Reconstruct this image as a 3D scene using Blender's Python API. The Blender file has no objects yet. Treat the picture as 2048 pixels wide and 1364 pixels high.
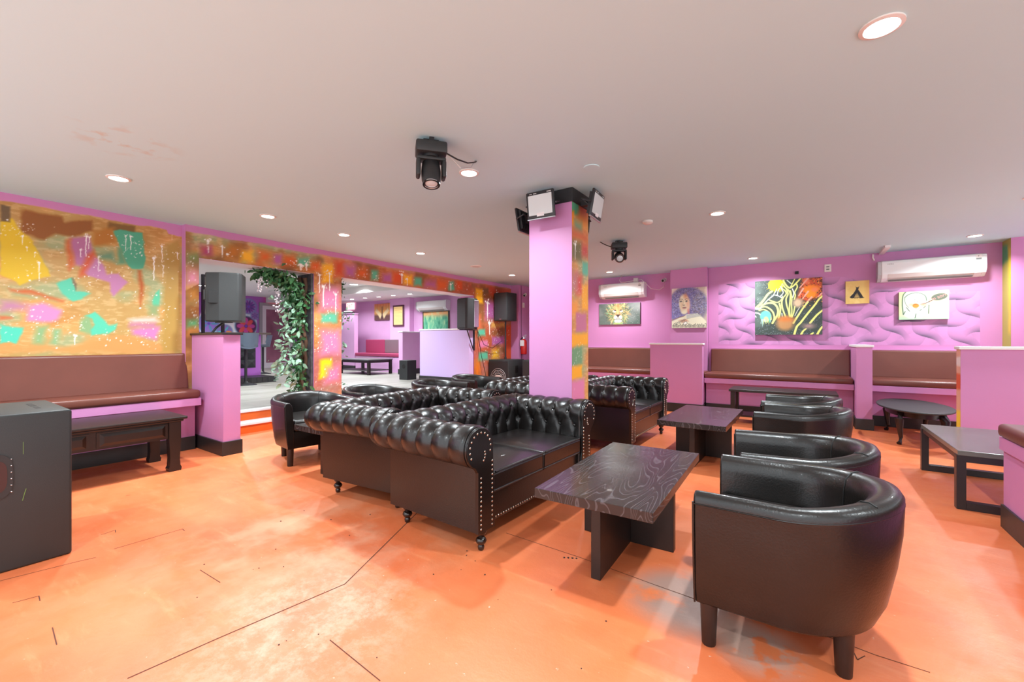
import bpy, bmesh, math, random
import numpy as np
from mathutils import Vector, Matrix
PI = math.pi
SC = bpy.context.scene
COL = SC.collection
R = math.radians

# ------------------------------------------------------------------ camera
cam = bpy.data.cameras.new('camera'); cam.sensor_width = 36.0; cam.sensor_fit = 'HORIZONTAL'
cam.lens = 36.0 * 857.0 / 2048.0; cam.clip_start = 0.02
camo = bpy.data.objects.new('camera', cam); COL.objects.link(camo)
camo.location = (0, 0, 1.2); camo.rotation_euler = (PI/2, 0, R(34.36))
SC.camera = camo
# ------------------------------------------------------------------ world, exposure
W = bpy.data.worlds.new('world'); SC.world = W; W.use_nodes = True
W.node_tree.nodes['Background'].inputs[0].default_value = (0.90, 0.95, 1.0, 1)
W.node_tree.nodes['Background'].inputs[1].default_value = WORLD_STRENGTH = 2.1
SC.view_settings.view_transform = 'Standard'; SC.view_settings.look = 'None'
SC.view_settings.gamma = 1.0; SC.view_settings.use_curve_mapping = False
SC.view_settings.exposure = 0.30
DOWNLIGHT_W = 31.0
FARLIGHT_W = 70.0
SC.cycles.max_bounces = 10; SC.cycles.diffuse_bounces = 6; SC.cycles.sample_clamp_indirect = 8.0

# ------------------------------------------------------------------ colour + node helpers
def lin(c):
    o = []
    for v in c[:3]:
        v = v/255.0
        o.append(v/12.92 if v <= 0.04045 else ((v+0.055)/1.055)**2.4)
    return tuple(o)
def rgba(c): return lin(c) + (1.0,)
def mat(name, col=(200,200,200), rough=0.5, metal=0.0, bump=0.0, bscale=60.0, var=0.0, vscale=4.0, coat=0.0, emit=None, estr=0.0, spec=0.5):
    m = bpy.data.materials.new(name); m.use_nodes = True
    nt = m.node_tree; b = nt.nodes['Principled BSDF']
    b.inputs['Base Color'].default_value = rgba(col); b.inputs['Roughness'].default_value = rough
    b.inputs['Metallic'].default_value = metal; b.inputs['Coat Weight'].default_value = coat
    b.inputs['Specular IOR Level'].default_value = spec
    if emit: b.inputs['Emission Color'].default_value = rgba(emit); b.inputs['Emission Strength'].default_value = estr
    tc = nt.nodes.new('ShaderNodeTexCoord')
    if var:
        n = nt.nodes.new('ShaderNodeTexNoise'); n.inputs['Scale'].default_value = vscale; n.inputs['Detail'].default_value = 5
        mr = nt.nodes.new('ShaderNodeMapRange'); mr.inputs[1].default_value = 0.3; mr.inputs[2].default_value = 0.7
        mr.inputs[3].default_value = 1-var; mr.inputs[4].default_value = 1+var
        vm = nt.nodes.new('ShaderNodeVectorMath'); vm.operation = 'SCALE'; vm.inputs[0].default_value = lin(col)
        nt.links.new(tc.outputs['Object'], n.inputs['Vector']); nt.links.new(n.outputs['Fac'], mr.inputs[0])
        nt.links.new(mr.outputs[0], vm.inputs['Scale']); nt.links.new(vm.outputs[0], b.inputs['Base Color'])
    if bump:
        n2 = nt.nodes.new('ShaderNodeTexNoise'); n2.inputs['Scale'].default_value = bscale; n2.inputs['Detail'].default_value = 4
        bp = nt.nodes.new('ShaderNodeBump'); bp.inputs['Strength'].default_value = bump; bp.inputs['Distance'].default_value = 0.01
        nt.links.new(tc.outputs['Object'], n2.inputs['Vector']); nt.links.new(n2.outputs['Fac'], bp.inputs['Height'])
        nt.links.new(bp.outputs[0], b.inputs['Normal'])
    return m
def vcmat(name, rough=0.6, bump=0.0):
    m = mat(name, rough=rough, bump=bump, bscale=90); nt = m.node_tree
    a = nt.nodes.new('ShaderNodeAttribute'); a.attribute_name = 'Col'
    nt.links.new(a.outputs['Color'], nt.nodes['Principled BSDF'].inputs['Base Color'])
    return m

PURPLE = (197,128,176)
M = {}
M['purple'] = mat('purple_wall_paint', PURPLE, 0.5, var=0.03, vscale=1.5, bump=0.05, bscale=40)
M['lilac'] = mat('led_tinted_wall', (218,166,210), 0.55, var=0.02)  # tint of the far room's LED light mixed into the wall colour
M['violet'] = mat('violet_wall_paint', (170,95,185), 0.55, var=0.02)
M['white'] = mat('white_trim_paint', (225,222,222), 0.5)
M['black_base'] = mat('black_baseboard_paint', (42,40,40), 0.4, var=0.15, vscale=6)
M['leather'] = mat('black_leather', (19,15,14), 0.30, bump=0.10, bscale=140, coat=0.12)
M['leather_tub'] = mat('black_tub_leather', (21,17,15), 0.33, bump=0.10, bscale=120, var=0.25, vscale=9, coat=0.1)
M['vinyl'] = mat('brown_vinyl', (106,56,44), 0.36, var=0.06, vscale=5, bump=0.05, bscale=20)
M['nail'] = mat('nickel_nail', (210,200,185), 0.22, metal=1.0)
M['legwood'] = mat('dark_turned_wood', (30,18,14), 0.25, coat=0.3)
M['darkwood'] = mat('espresso_wood', (34,24,21), 0.38, var=0.2, vscale=12)
M['blackplastic'] = mat('black_plastic', (34,35,36), 0.45, bump=0.05, bscale=200)
M['blackmetal'] = mat('black_metal', (36,36,38), 0.4)
M['greybox'] = mat('black_speaker_paint', (40,42,42), 0.5, bump=0.12, bscale=220, var=0.08, vscale=5)
M['grille'] = mat('speaker_grille', (58,60,62), 0.55, bump=0.3, bscale=400)
M['acwhite'] = mat('ac_white_plastic', (232,234,232), 0.3)
M['acgrey'] = mat('ac_grey_plastic', (185,186,186), 0.4)
M['dark'] = mat('dark_recess', (14,13,13), 0.6)
M['chrome'] = mat('chrome', (210,210,212), 0.15, metal=1.0)
M['red'] = mat('red_enamel', (190,32,28), 0.3)
M['cream'] = mat('cream_plastic', (226,218,212), 0.5)
M['greyink'] = mat('grey_print', (120,122,120), 0.6)
M['orange_riser'] = mat('orange_riser_paint', (215,95,28), 0.45, var=0.08)
M['greystool'] = mat('grey_blue_leather', (88,100,116), 0.45)
M['rock'] = mat('dark_stone_panel', (70,70,74), 0.7, var=0.4, vscale=14, bump=0.8, bscale=18)
M['bark'] = mat('brown_bark', (88,64,48), 0.8, bump=0.4, bscale=50, var=0.25)
M['leaf'] = mat('green_leaf', (62,110,66), 0.5, var=0.45, vscale=7)
M['leafpale'] = mat('pale_green_leaf', (140,178,150), 0.5, var=0.3, vscale=8)
M['blossom'] = mat('white_blossom', (235,230,235), 0.6)
M['lens'] = mat('downlight_lens', (255,255,255), 0.4, emit=(255,250,244), estr=14.0)
M['floodglass'] = mat('floodlight_glass', (205,212,212), 0.18, coat=0.4)
M['cable'] = mat('black_cable', (22,22,22), 0.5)
M['greywood'] = mat('grey_plank', (150,146,140), 0.45)
M['burgundy'] = mat('burgundy_vinyl', (160,58,92), 0.4)
M['greyvinyl'] = mat('grey_vinyl', (120,96,104), 0.4)
M['paint'] = vcmat('mural_paint', 0.5, 0.05)
M['canvas'] = vcmat('canvas_print', 0.45)
M['ceilfix'] = mat('white_plastic', (222,218,212), 0.5)

# ------------------------------------------------------------------ mesh builder
class G:
    def __init__(s): s.v = []; s.f = []; s.m = []
    def raw(s, verts, faces, m=0):
        o = len(s.v); s.v += [tuple(p) for p in verts]
        for f in faces: s.f.append([i+o for i in f]); s.m.append(m)
        return s
    def bm(s, bm, m=0, T=None):
        bm.verts.index_update()
        vs = [(T @ v.co if T else v.co) for v in bm.verts]
        s.raw(vs, [[v.index for v in f.verts] for f in bm.faces], m); bm.free(); return s
    def box(s, x0, x1, y0, y1, z0, z1, m=0, bev=0.0, seg=2, T=None):
        b = bmesh.new(); bmesh.ops.create_cube(b, size=1)
        for v in b.verts:
            v.co = Vector((x0+(v.co.x+.5)*(x1-x0), y0+(v.co.y+.5)*(y1-y0), z0+(v.co.z+.5)*(z1-z0)))
        if bev: bmesh.ops.bevel(b, geom=list(b.edges), offset=bev, segments=seg, profile=0.5, affect='EDGES')
        return s.bm(b, m, T)
    def prism(s, pts, axis, a0, a1, m=0, T=None):
        """closed polygon pts (p,q) extruded along axis 'x','y' or 'z' from a0 to a1"""
        n = len(pts)
        def P(p, q, a): return {'x': (a,p,q), 'y': (p,a,q), 'z': (p,q,a)}[axis]
        vs = [P(p,q,a0) for p,q in pts] + [P(p,q,a1) for p,q in pts]
        fs = [[i,(i+1)%n,n+(i+1)%n,n+i] for i in range(n)] + [list(range(n))[::-1], list(range(n,2*n))]
        if T: vs = [T @ Vector(v) for v in vs]
        return s.raw(vs, fs, m)
    def lathe(s, prof, n=20, c=(0,0,0), m=0, T=None):
        """prof: list of (r,z)"""
        vs = []; fs = []
        for r, z in prof:
            for k in range(n):
                a = 2*PI*k/n; vs.append((c[0]+r*math.cos(a), c[1]+r*math.sin(a), c[2]+z))
        L = len(prof)
        for j in range(L-1):
            for k in range(n):
                fs.append([j*n+k, j*n+(k+1)%n, (j+1)*n+(k+1)%n, (j+1)*n+k])
        fs.append(list(range(n))[::-1]); fs.append([(L-1)*n+k for k in range(n)])
        if T: vs = [T @ Vector(v) for v in vs]
        return s.raw(vs, fs, m)
    def tube(s, pts, r, n=8, m=0, caps=True):
        pts = [Vector(p) for p in pts]; vs = []; fs = []
        rs = r if isinstance(r, (list,tuple)) else [r]*len(pts)
        for i, p in enumerate(pts):
            d = (pts[min(i+1,len(pts)-1)] - pts[max(i-1,0)]).normalized()
            up = Vector((0,0,1)) if abs(d.z) < .92 else Vector((1,0,0))
            a = d.cross(up).normalized(); b = d.cross(a)
            for k in range(n):
                t = 2*PI*k/n; vs.append(p + (a*math.cos(t)+b*math.sin(t))*rs[i])
        for i in range(len(pts)-1):
            for k in range(n): fs.append([i*n+k, i*n+(k+1)%n, (i+1)*n+(k+1)%n, (i+1)*n+k])
        if caps: fs.append(list(range(n))[::-1]); fs.append([(len(pts)-1)*n+k for k in range(n)])
        return s.raw(vs, fs, m)
    def ball(s, c, r, m=0, seg=10, sc=(1,1,1)):
        b = bmesh.new(); bmesh.ops.create_uvsphere(b, u_segments=seg, v_segments=max(4,seg//2+1), radius=r)
        for v in b.verts: v.co = Vector((c[0]+v.co.x*sc[0], c[1]+v.co.y*sc[1], c[2]+v.co.z*sc[2]))
        return s.bm(b, m)
    def disc(s, c, r, nrm=(0,0,1), h=0.002, n=24, m=0):
        T = Vector(nrm).to_track_quat('Z','Y').to_matrix().to_4x4(); T.translation = Vector(c)
        return s.lathe([(r,0),(r,h)], n, (0,0,0), m, T)
    def build(s, name, mats, parent=None, smooth=None):
        me = bpy.data.meshes.new(name); me.from_pydata([tuple(v) for v in s.v], [], s.f); me.validate()
        if not isinstance(mats, (list,tuple)): mats = [mats]
        for mm in mats: me.materials.append(mm)
        if len(mats) > 1 and len(me.polygons) == len(s.m): me.polygons.foreach_set('material_index', s.m)
        b = bmesh.new(); b.from_mesh(me); bmesh.ops.recalc_face_normals(b, faces=b.faces); b.to_mesh(me); b.free()
        if smooth is not None:
            me.polygons.foreach_set('use_smooth', [True]*len(me.polygons)); me.set_sharp_from_angle(angle=R(smooth))
        o = bpy.data.objects.new(name, me); COL.objects.link(o)
        if parent: o.parent = parent
        return o
def tag(o, label, cat, group=None, kind=None):
    o['label'] = label; o['category'] = cat
    if group: o['group'] = group
    if kind: o['kind'] = kind
    return o
def thing(name, label, cat, loc=(0,0,0), rz=0.0, group=None):
    o = bpy.data.objects.new(name, None); o.empty_display_size = 0.1; COL.objects.link(o)
    o.location = loc; o.rotation_euler = (0,0,rz)
    return tag(o, label, cat, group)
def struct(o, label=None, cat=None):
    o['kind'] = 'structure'
    if label: o['label'] = label; o['category'] = cat
    return o
KIDS = {}
def kids(o): return [c for c in COL.objects if c.parent is o]
def dup(o, loc, rz, label, parent=None):
    r = o.copy(); COL.objects.link(r); r.location = loc; r.rotation_euler = (0,0,rz); r['label'] = label
    for ch in kids(o):
        c = ch.copy(); COL.objects.link(c); c.parent = r
        for g in kids(ch):
            d = g.copy(); COL.objects.link(d); d.parent = c
    return r
def text(name, body, size, m, parent, loc, rot, extrude=0.0005, align='CENTER'):
    cu = bpy.data.curves.new(name, 'FONT'); cu.body = body; cu.size = size; cu.extrude = extrude
    cu.align_x = align; cu.align_y = 'CENTER'; cu.materials.append(m)
    o = bpy.data.objects.new(name, cu); COL.objects.link(o); o.parent = parent
    bpy.context.view_layer.update(); me = bpy.data.meshes.new_from_object(o); me.name = name
    q = bpy.data.objects.new(name, me); COL.objects.link(q); q.parent = parent; q.location = loc; q.rotation_euler = rot
    bpy.data.objects.remove(o); q.name = name; return q

# ------------------------------------------------------------------ painter: colours on a fine mesh grid
rng = np.random.default_rng(7)
def vnoise(x, y, seed=0):
    r = np.random.default_rng(seed); t = r.random((256,256))
    xi = np.floor(x).astype(int); yi = np.floor(y).astype(int); fx = x-xi; fy = y-yi
    fx = fx*fx*(3-2*fx); fy = fy*fy*(3-2*fy)
    a = t[yi%256, xi%256]; b = t[yi%256,(xi+1)%256]; c = t[(yi+1)%256, xi%256]; d = t[(yi+1)%256,(xi+1)%256]
    return (a*(1-fx)+b*fx)*(1-fy) + (c*(1-fx)+d*fx)*fy
def fbm(x, y, seed=0, o=4):
    s = 0; a = 0.5
    for k in range(o): s = s + a*vnoise(x*2**k+k*17.3, y*2**k+k*9.1, seed+k); a *= .5
    return s
class Cv:
    """canvas over p in [p0,p1], q in [q0,q1] (metres or 0..1)"""
    def __init__(s, p0, p1, q0, q1, nx, ny, col, xs=None, ys=None):
        s.xs = np.linspace(p0,p1,nx) if xs is None else np.asarray(xs); s.ys = np.linspace(q0,q1,ny) if ys is None else np.asarray(ys)
        s.X, s.Y = np.meshgrid(s.xs, s.ys); s.C = np.zeros(s.X.shape+(3,)); s.C[:] = np.array(col)/255.0
        s.WX = 0*s.X; s.WY = 0*s.X
    def warp(s, amp, freq, seed=3):
        s.WX = (fbm(s.X*freq, s.Y*freq, seed)-.47)*2*amp; s.WY = (fbm(s.X*freq+40, s.Y*freq+9, seed+5)-.47)*2*amp
    def win(s, x0, x1, y0, y1, pad):
        pad = pad + float(np.abs(s.WX).max()) + float(np.abs(s.WY).max())
        a, b = np.searchsorted(s.xs, [x0-pad, x1+pad]); c, d = np.searchsorted(s.ys, [y0-pad, y1+pad])
        return slice(c,d), slice(a,b)
    def mix(s, sl, k, col):
        k = np.clip(k,0,1)[...,None]; s.C[sl] = s.C[sl]*(1-k) + (np.array(col)/255.0)*k
    def sd(s, sl, pts):
        px = s.X[sl]+s.WX[sl]; py = s.Y[sl]+s.WY[sl]; n = len(pts); d = np.full(px.shape, 1e9); ins = np.zeros(px.shape, bool)
        for i in range(n):
            ax, ay = pts[i]; bx, by = pts[(i+1)%n]; ex, ey = bx-ax, by-ay; L = ex*ex+ey*ey+1e-12
            t = np.clip(((px-ax)*ex+(py-ay)*ey)/L, 0, 1); d = np.minimum(d, np.hypot(px-ax-t*ex, py-ay-t*ey))
            c = ((ay > py) != (by > py)) & (px < ex*(py-ay)/(ey if abs(ey)>1e-12 else 1e-12)+ax); ins ^= c
        return np.where(ins, -d, d)
    def poly(s, pts, col, soft=.01, a=1.0):
        xs = [p[0] for p in pts]; ys = [p[1] for p in pts]; sl = s.win(min(xs),max(xs),min(ys),max(ys),soft)
        if s.X[sl].size == 0: return
        s.mix(sl, a*(.5 - s.sd(sl,pts)/(soft*2)), col)
    def ell(s, cx, cy, rx, ry, col, soft=.01, a=1.0, rot=0.0):
        m = max(rx,ry); sl = s.win(cx-m,cx+m,cy-m,cy+m,soft)
        if s.X[sl].size == 0: return
        dx = s.X[sl]+s.WX[sl]-cx; dy = s.Y[sl]+s.WY[sl]-cy
        u = dx*math.cos(rot)+dy*math.sin(rot); v = -dx*math.sin(rot)+dy*math.cos(rot)
        s.mix(sl, a*(.5-(np.hypot(u/rx, v/ry)-1)*min(rx,ry)/(2*soft)), col)
    def line(s, pts, w, col, soft=.003, a=1.0, w1=None):
        xs = [p[0] for p in pts]; ys = [p[1] for p in pts]; sl = s.win(min(xs),max(xs),min(ys),max(ys),max(w,w1 or 0)+soft)
        if s.X[sl].size == 0: return
        px = s.X[sl]+s.WX[sl]; py = s.Y[sl]+s.WY[sl]; k = np.zeros(px.shape); n = len(pts)-1
        for i in range(n):
            ax, ay = pts[i]; bx, by = pts[i+1]; ex, ey = bx-ax, by-ay
            t = np.clip(((px-ax)*ex+(py-ay)*ey)/(ex*ex+ey*ey+1e-12), 0, 1)
            ww = w + ((w1 if w1 is not None else w)-w)*(i+t)/n
            k = np.maximum(k, .5-(np.hypot(px-ax-t*ex, py-ay-t*ey)-ww/2)/(2*soft))
        s.mix(sl, a*k, col)
    def curve(s, pts, w, col, soft=.003, a=1.0, w1=None, n=5):
        P = [pts[0]] + list(pts) + [pts[-1]]; out = []
        for i in range(1, len(P)-2):
            for k in range(n):
                t = k/n; o = []
                for c in (0,1):
                    p0,p1,p2,p3 = P[i-1][c],P[i][c],P[i+1][c],P[i+2][c]
                    o.append(.5*((2*p1)+(-p0+p2)*t+(2*p0-5*p1+4*p2-p3)*t*t+(-p0+3*p1-3*p2+p3)*t**3))
                out.append(tuple(o))
        out.append(tuple(pts[-1])); s.line(out, w, col, soft, a, w1)
    def mesh(s, name, fn, m, parent=None, hole=None, back=None):
        """fn maps arrays p,q -> (N,3); hole(pc,qc)->True skips a face; back = offset vector closes the sheet into a slab"""
        ny, nx = s.X.shape; co = fn(s.X.ravel(), s.Y.ravel())
        idx = np.arange(nx*ny).reshape(ny,nx)
        F = np.stack([idx[:-1,:-1],idx[:-1,1:],idx[1:,1:],idx[1:,:-1]],-1).reshape(-1,4)
        if hole is not None:
            pc = (s.X[:-1,:-1]+s.X[1:,1:])/2; qc = (s.Y[:-1,:-1]+s.Y[1:,1:])/2; F = F[~hole(pc,qc).ravel()]
        F = F.tolist(); C = s.C.reshape(-1,3); co = co.tolist()
        if back is not None:
            loop = list(idx[0,:]) + list(idx[1:,-1]) + list(idx[-1,-2::-1]) + list(idx[-2:0:-1,0]); o = len(co); n = len(loop)
            co += [[co[i][0]+back[0], co[i][1]+back[1], co[i][2]+back[2]] for i in loop]
            C = np.vstack([C, C[loop]*0.55])
            F += [[int(loop[i]), o+i, o+(i+1)%n, int(loop[(i+1)%n])] for i in range(n)] + [list(range(o, o+n))]
        me = bpy.data.meshes.new(name); me.from_pydata(co, [], F)
        at = me.color_attributes.new('Col', 'FLOAT_COLOR', 'POINT')
        C = np.clip(C,0,1); Ln = np.where(C<=.04045, C/12.92, ((C+.055)/1.055)**2.4)
        at.data.foreach_set('color', np.hstack([Ln, np.ones((len(Ln),1))]).astype(np.float32).ravel())
        me.materials.append(m); o = bpy.data.objects.new(name, me); COL.objects.link(o)
        if parent: o.parent = parent
        return o
# ------------------------------------------------------------------ measured mural patches (metres on the walls)
MURAL_L=[
 ((160, 95, 30), 0.015, [(0.698, 2.387), (0.725, 2.411), (0.965, 2.405), (0.973, 2.359), (1.175, 2.418), (1.18, 2.307), (1.05, 2.23), (0.923, 2.228), (0.85, 2.148), (0.702, 2.183)]),
 ((245, 205, 25), 0.01, [(0.577, 2.279), (0.642, 2.305), (0.702, 2.205), (0.779, 2.129), (0.81, 2.007), (0.894, 1.819), (0.826, 1.793), (0.694, 1.703), (0.679, 1.741), (0.577, 1.801)]),
 ((120, 95, 60), 0.01, [(0.577, 2.423), (0.635, 2.416), (0.631, 2.263), (0.577, 2.262)]),
 ((140, 100, 40), 0.015, [(1.297, 2.434), (1.516, 2.431), (1.51, 2.343), (1.297, 2.331)]),
 ((195, 125, 35), 0.03, [(1.18, 2.307), (1.345, 2.38), (1.36, 2.202), (1.18, 2.156)]),
 ((195, 120, 165), 0.02, [(1.012, 2.21), (1.157, 2.252), (1.171, 2.117), (1.121, 1.934), (1.05, 1.949)]),
 ((205, 135, 180), 0.015, [(1.157, 2.089), (1.212, 2.042), (1.268, 1.955), (1.287, 1.881), (1.364, 1.904), (1.449, 1.816), (1.384, 1.737), (1.345, 1.668), (1.306, 1.716), (1.297, 1.805), (1.139, 1.85), (1.121, 1.885)]),
 ((120, 165, 125), 0.03, [(1.194, 2.089), (1.326, 2.118), (1.355, 2.006), (1.278, 2.033), (1.231, 2.045)]),
 ((85, 185, 145), 0.01, [(1.345, 2.329), (1.384, 2.369), (1.579, 2.371), (1.594, 2.083), (1.579, 1.999), (1.485, 1.966), (1.434, 2.005), (1.384, 2.167)]),
 ((110, 170, 125), 0.02, [(1.364, 2.177), (1.404, 2.158), (1.434, 2.005), (1.364, 1.995)]),
 ((225, 95, 35), 0.03, [(0.995, 2.183), (1.016, 2.199), (1.05, 1.949), (1.016, 1.895)]),
 ((230, 90, 40), 0.03, [(1.139, 2.061), (1.184, 2.119), (1.194, 2.083), (1.13, 1.849), (1.086, 1.831)]),
 ((220, 110, 50), 0.02, [(0.628, 1.668), (0.725, 1.672), (0.982, 1.601), (0.973, 1.582), (0.826, 1.612), (0.635, 1.646)]),
 ((195, 95, 30), 0.02, [(1.531, 1.966), (1.557, 1.969), (1.579, 1.783), (1.557, 1.579), (1.542, 1.618)]),
 ((95, 215, 175), 0.012, [(0.932, 1.752), (1.033, 1.818), (1.059, 1.693), (1.157, 1.677), (1.103, 1.61), (1.042, 1.593), (0.957, 1.659)]),
 ((110, 80, 60), 0.012, [(1.033, 1.812), (1.059, 1.754), (1.055, 1.704)]),
 ((150, 190, 130), 0.02, [(1.077, 1.301), (1.086, 1.387), (1.157, 1.465), (1.194, 1.265)]),
 ((95, 220, 180), 0.012, [(1.121, 1.438), (1.203, 1.492), (1.259, 1.419), (1.297, 1.369), (1.369, 1.384), (1.355, 1.332), (1.297, 1.279), (1.175, 1.265), (1.157, 1.315), (1.194, 1.366), (1.175, 1.415)]),
 ((225, 150, 205), 0.025, [(0.748, 1.536), (0.826, 1.565), (0.965, 1.503), (0.932, 1.405), (0.882, 1.38), (0.725, 1.385)]),
 ((205, 140, 170), 0.04, [(0.577, 1.557), (0.74, 1.547), (0.725, 1.488), (0.577, 1.457)]),
 ((225, 110, 60), 0.02, [(0.577, 1.424), (0.642, 1.416), (0.642, 1.393), (0.577, 1.385)]),
 ((85, 222, 188), 0.012, [(0.577, 1.346), (0.642, 1.315), (0.71, 1.316), (0.672, 1.168), (0.635, 1.191), (0.577, 1.169)]),
 ((100, 215, 165), 0.012, [(1.676, 1.725), (1.72, 1.77), (1.714, 1.576), (1.665, 1.573), (1.643, 1.653)]),
 ((160, 180, 120), 0.03, [(1.61, 1.596), (1.72, 1.59), (1.709, 1.479), (1.632, 1.489)]),
 ((225, 140, 200), 0.03, [(1.485, 1.322), (1.72, 1.369), (1.687, 1.216), (1.485, 1.269)]),
 ((238, 225, 210), 0.03, [(1.454, 1.427), (1.687, 1.478), (1.72, 1.424), (1.505, 1.376)]),
 ((150, 190, 130), 0.03, [(0.786, 1.341), (0.866, 1.344), (0.834, 1.167), (0.779, 1.179)]),
 ((140, 195, 140), 0.03, [(0.899, 1.309), (0.957, 1.31), (0.923, 1.166), (0.89, 1.178)]),
 ((215, 140, 170), 0.03, [(1.475, 1.388), (1.687, 1.409), (1.676, 1.34), (1.464, 1.348)]),
 ((238, 165, 90), 0.03, [(0.577, 1.152), (1.016, 1.147), (1.306, 1.254), (1.526, 1.243), (1.856, 1.103), (1.856, 1.075), (0.577, 1.102)]),
 ((200, 160, 75), 0.03, [(1.776, 2.293), (1.915, 2.362), (1.909, 1.074), (1.731, 1.078)]),
]
DRIPS_L= [(0.814, 1.937, 1.762, 0.0055), (1.221, 2.05, 1.911, 0.0055), (1.67, 2.115, 1.875, 0.01), (1.13, 2.246, 2.047, 0.007), (1.094, 2.103, 2.029, 0.0055), (1.153, 2.238, 2.126, 0.005), (1.434, 2.308, 2.15, 0.005), (1.475, 2.316, 2.17, 0.007), (1.742, 2.259, 2.078, 0.007), (1.753, 2.038, 1.913, 0.0045), (1.833, 2.473, 2.346, 0.005), (1.886, 2.2, 2.143, 0.006), (0.71, 2.161, 2.081, 0.0045), (0.74, 2.064, 2.018, 0.004), (0.786, 2.026, 1.98, 0.0035), (1.05, 1.251, 1.165, 0.0065)]
MURAL_H=[
 ((110, 150, 85), 0.05, (1.943, 2.065, 2.105, 2.22)),
 ((215, 125, 165), 0.05, (1.943, 2.065, 1.845, 1.99)),
 ((235, 165, 80), 0.05, (1.943, 2.065, 1.644, 1.817)),
 ((100, 190, 130), 0.03, (1.943, 2.065, 1.35, 1.459)),
 ((240, 150, 70), 0.03, (1.943, 2.065, 1.281, 1.356)),
 ((165, 60, 110), 0.03, (2.07, 2.198, 2.201, 2.331)),
 ((245, 180, 30), 0.02, (2.504, 2.657, 2.186, 2.356)),
 ((190, 110, 25), 0.04, (2.358, 2.499, 2.2, 2.385)),
 ((175, 95, 155), 0.02, (2.887, 3.025, 2.222, 2.376)),
 ((215, 95, 25), 0.05, (2.706, 2.875, 2.204, 2.387)),
 ((215, 95, 25), 0.04, (3.032, 3.225, 2.227, 2.391)),
 ((90, 180, 145), 0.02, (3.24, 3.407, 2.241, 2.382)),
 ((215, 95, 25), 0.03, (3.422, 3.583, 2.209, 2.367)),
 ((245, 180, 30), 0.02, (3.598, 3.783, 2.05, 2.353)),
 ((205, 75, 30), 0.04, (3.8, 3.977, 2.162, 2.413)),
 ((215, 125, 165), 0.06, (3.567, 3.909, 1.646, 2.018)),
 ((90, 180, 145), 0.02, (3.583, 3.858, 1.445, 1.623)),
 ((225, 120, 80), 0.05, (3.567, 3.726, 1.215, 1.435)),
 ((215, 125, 165), 0.05, (3.567, 3.909, 0.977, 1.364)),
 ((250, 215, 20), 0.02, (3.552, 3.775, 0.648, 0.942)),
 ((215, 125, 165), 0.05, (3.646, 3.909, 0.557, 0.841)),
 ((175, 95, 155), 0.04, (3.977, 4.172, 2.177, 2.379)),
 ((215, 95, 25), 0.04, (4.199, 4.386, 2.204, 2.371)),
 ((90, 180, 145), 0.02, (4.454, 4.602, 2.183, 2.364)),
 ((175, 95, 155), 0.03, (4.673, 4.883, 2.178, 2.347)),
 ((215, 80, 25), 0.03, (4.904, 5.103, 2.169, 2.394)),
 ((245, 180, 30), 0.02, (5.125, 5.346, 2.194, 2.389)),
 ((90, 180, 145), 0.02, (5.381, 5.577, 2.193, 2.366)),
 ((175, 95, 155), 0.05, (5.652, 5.94, 2.198, 2.349)),
 ((215, 95, 25), 0.04, (5.98, 6.23, 2.191, 2.385)),
 ((90, 180, 145), 0.02, (6.287, 6.463, 2.197, 2.397)),
 ((220, 85, 30), 0.02, (6.523, 6.707, 2.22, 2.445)),
 ((245, 180, 30), 0.02, (7.129, 7.387, 2.001, 2.347)),
 ((120, 85, 55), 0.02, (7.387, 7.603, 2.217, 2.383)),
 ((190, 70, 40), 0.05, (7.64, 8.428, 2.207, 2.438)),
 ((175, 95, 155), 0.06, (7.459, 7.828, 1.67, 2.118)),
 ((225, 110, 70), 0.05, (7.146, 7.317, 1.438, 1.762)),
 ((90, 180, 145), 0.02, (7.214, 7.476, 1.298, 1.473)),
 ((90, 180, 145), 0.02, (7.214, 7.567, 0.762, 0.959)),
 ((215, 125, 165), 0.02, (7.248, 7.567, 1.046, 1.222)),
 ((175, 95, 155), 0.02, (7.714, 8.201, 1.108, 1.315)),
 ((220, 165, 80), 0.02, (7.677, 8.201, 1.498, 1.636)),
 ((250, 190, 40), 0.05, (7.714, 7.982, 0.79, 1.018)),
 ((205, 75, 20), 0.03, (8.221, 8.513, 0.748, 1.581)),
 ((215, 120, 30), 0.05, (7.112, 7.283, 0.36, 0.791)),
]
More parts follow.
